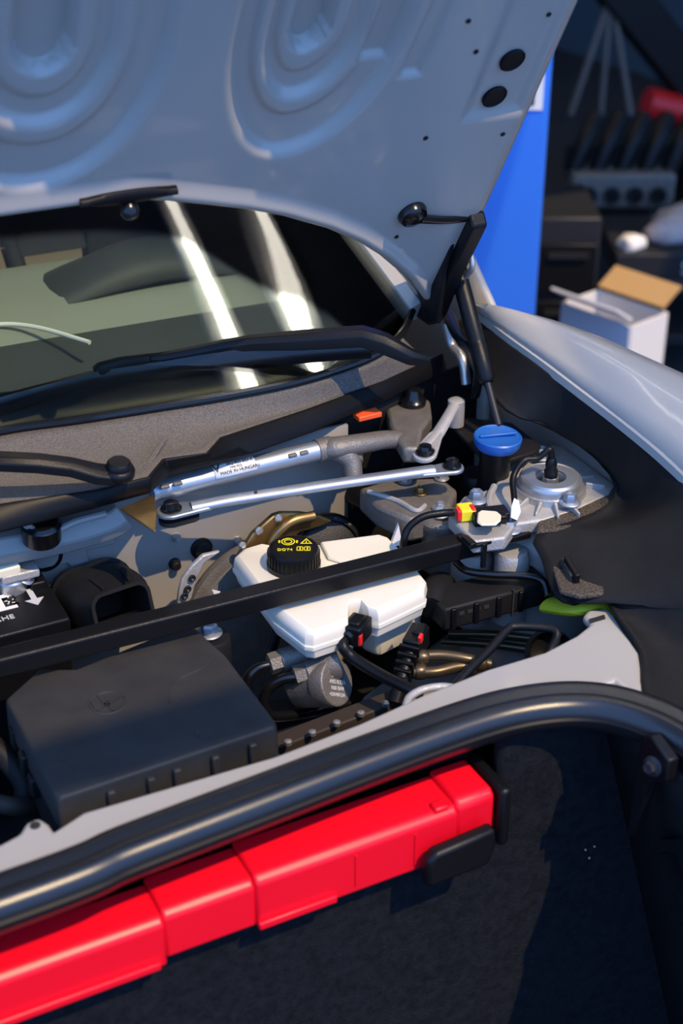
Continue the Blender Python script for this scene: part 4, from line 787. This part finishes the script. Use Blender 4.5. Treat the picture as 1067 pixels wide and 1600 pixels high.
# engine on a stand
cc = at(965, 310, d=4.2); t = thing('engine_block', 'dark engine with a row of ports and slanted intake runners', 'engine', (cc.x, cc.y, 0)); g1 = V(cc.x, cc.y, 0)
b = B(); b.box(g1+fy*.12+UP*(cc.z-.12), (.26, .24, .34), (fx, fy, UP), taper=.85); obj('block', b, 'dark_steel', t, bevel=.01)
b = B(); b.box(g1+UP*(cc.z+.04), (.30, .14, .10), (fx, fy, UP)); hd = obj('cylinder_head', b, 'alu_dark', t, bevel=.008)
for k in range(4): b = B(); b.lathe(g1-fy*.071+fx*(-.10+.067*k)+UP*(cc.z+.03), -fy, [(.026, 0), (.026, .008), (.020, .008), (.018, -.0), (.0005, -.0)], 20); obj('exhaust_port', b, 'ink', hd)
for k in range(5): b = B(); b.tube([g1+fx*(-.14+.07*k)+UP*(cc.z+.08), g1+fx*(-.11+.07*k)+UP*(cc.z+.16)+fy*.02, g1+fx*(-.07+.07*k)+UP*(cc.z+.22)+fy*.08], .026, 4, 12); obj('intake_runner', b, 'black', t)
for a in (-1, 1): b = B(); b.box(g1+fx*a*.15+fy*.12+UP*(cc.z-.28)/2, (.05, .3, max(.1, cc.z-.26)), (fx, fy, UP)); obj('stand_leg', b, 'dark_steel', t)
# drawer cabinet left of the engine
cc = at(886, 400, d=3.55); t = thing('drawer_cabinet', 'dark drawer cabinet beside the blue column', 'cabinet', (cc.x, cc.y, 0)); g2 = V(cc.x, cc.y, 0)
hz_ = at(890, 330, d=3.55).z
b = B(); b.box(g2+fy*.15+UP*hz_/2, (.16, .30, hz_), (fx, fy, UP)); obj('carcass', b, 'dark_steel', t, bevel=.006)
for k in range(3):
    b = B(); b.box(g2-fy*.006+UP*(hz_*(.2+.28*k)), (.145, .012, hz_*.24), (fx, fy, UP)); dw = obj('drawer', b, 'black', t, bevel=.003)
    b = B(); b.box(g2-fy*.018+UP*(hz_*(.27+.28*k)), (.10, .012, .012), (fx, fy, UP)); obj('handle', b, 'dark_steel', dw)
# engine hoist
t = thing('engine_hoist', 'black engine hoist with angled boom above the engine', 'hoist', at(1100, 500, d=5.4)*1); hb = at(1100, 500, d=5.4); t.location = V(hb.x, hb.y, 0); ORG[t.name] = V(hb.x, hb.y, 0)
b = B(); b.bar(at(955, -30, d=5.0), at(1110, 165, d=5.3), .12, .15); obj('boom', b, 'black', t, bevel=.01)
mb = at(1105, 150, d=5.3); b = B(); b.box(V(mb.x, mb.y, mb.z/2+.04), (.14, .14, mb.z+.05)); obj('mast', b, 'black', t, bevel=.01)
b = B(); b.box(V(mb.x, mb.y, .05), (.9, .8, .1), (fx, fy, UP)); obj('base_frame', b, 'black', t)
b = B(); b.tube([at(1075, 175, d=5.25), at(1010, 160, d=5.2)], .055, 1, 14); obj('ram', b, 'red_tab', t)
b = B(); pa = at(955, -10, d=5.0)
for dx in (-.05, .05): b.tube([pa, pa+fx*dx*2.2-UP*.42], .012, 1, 8)
b.tube([pa, pa-UP*.44], .01, 1, 8); obj('lifting_chain', b, 'alu_dark', t)
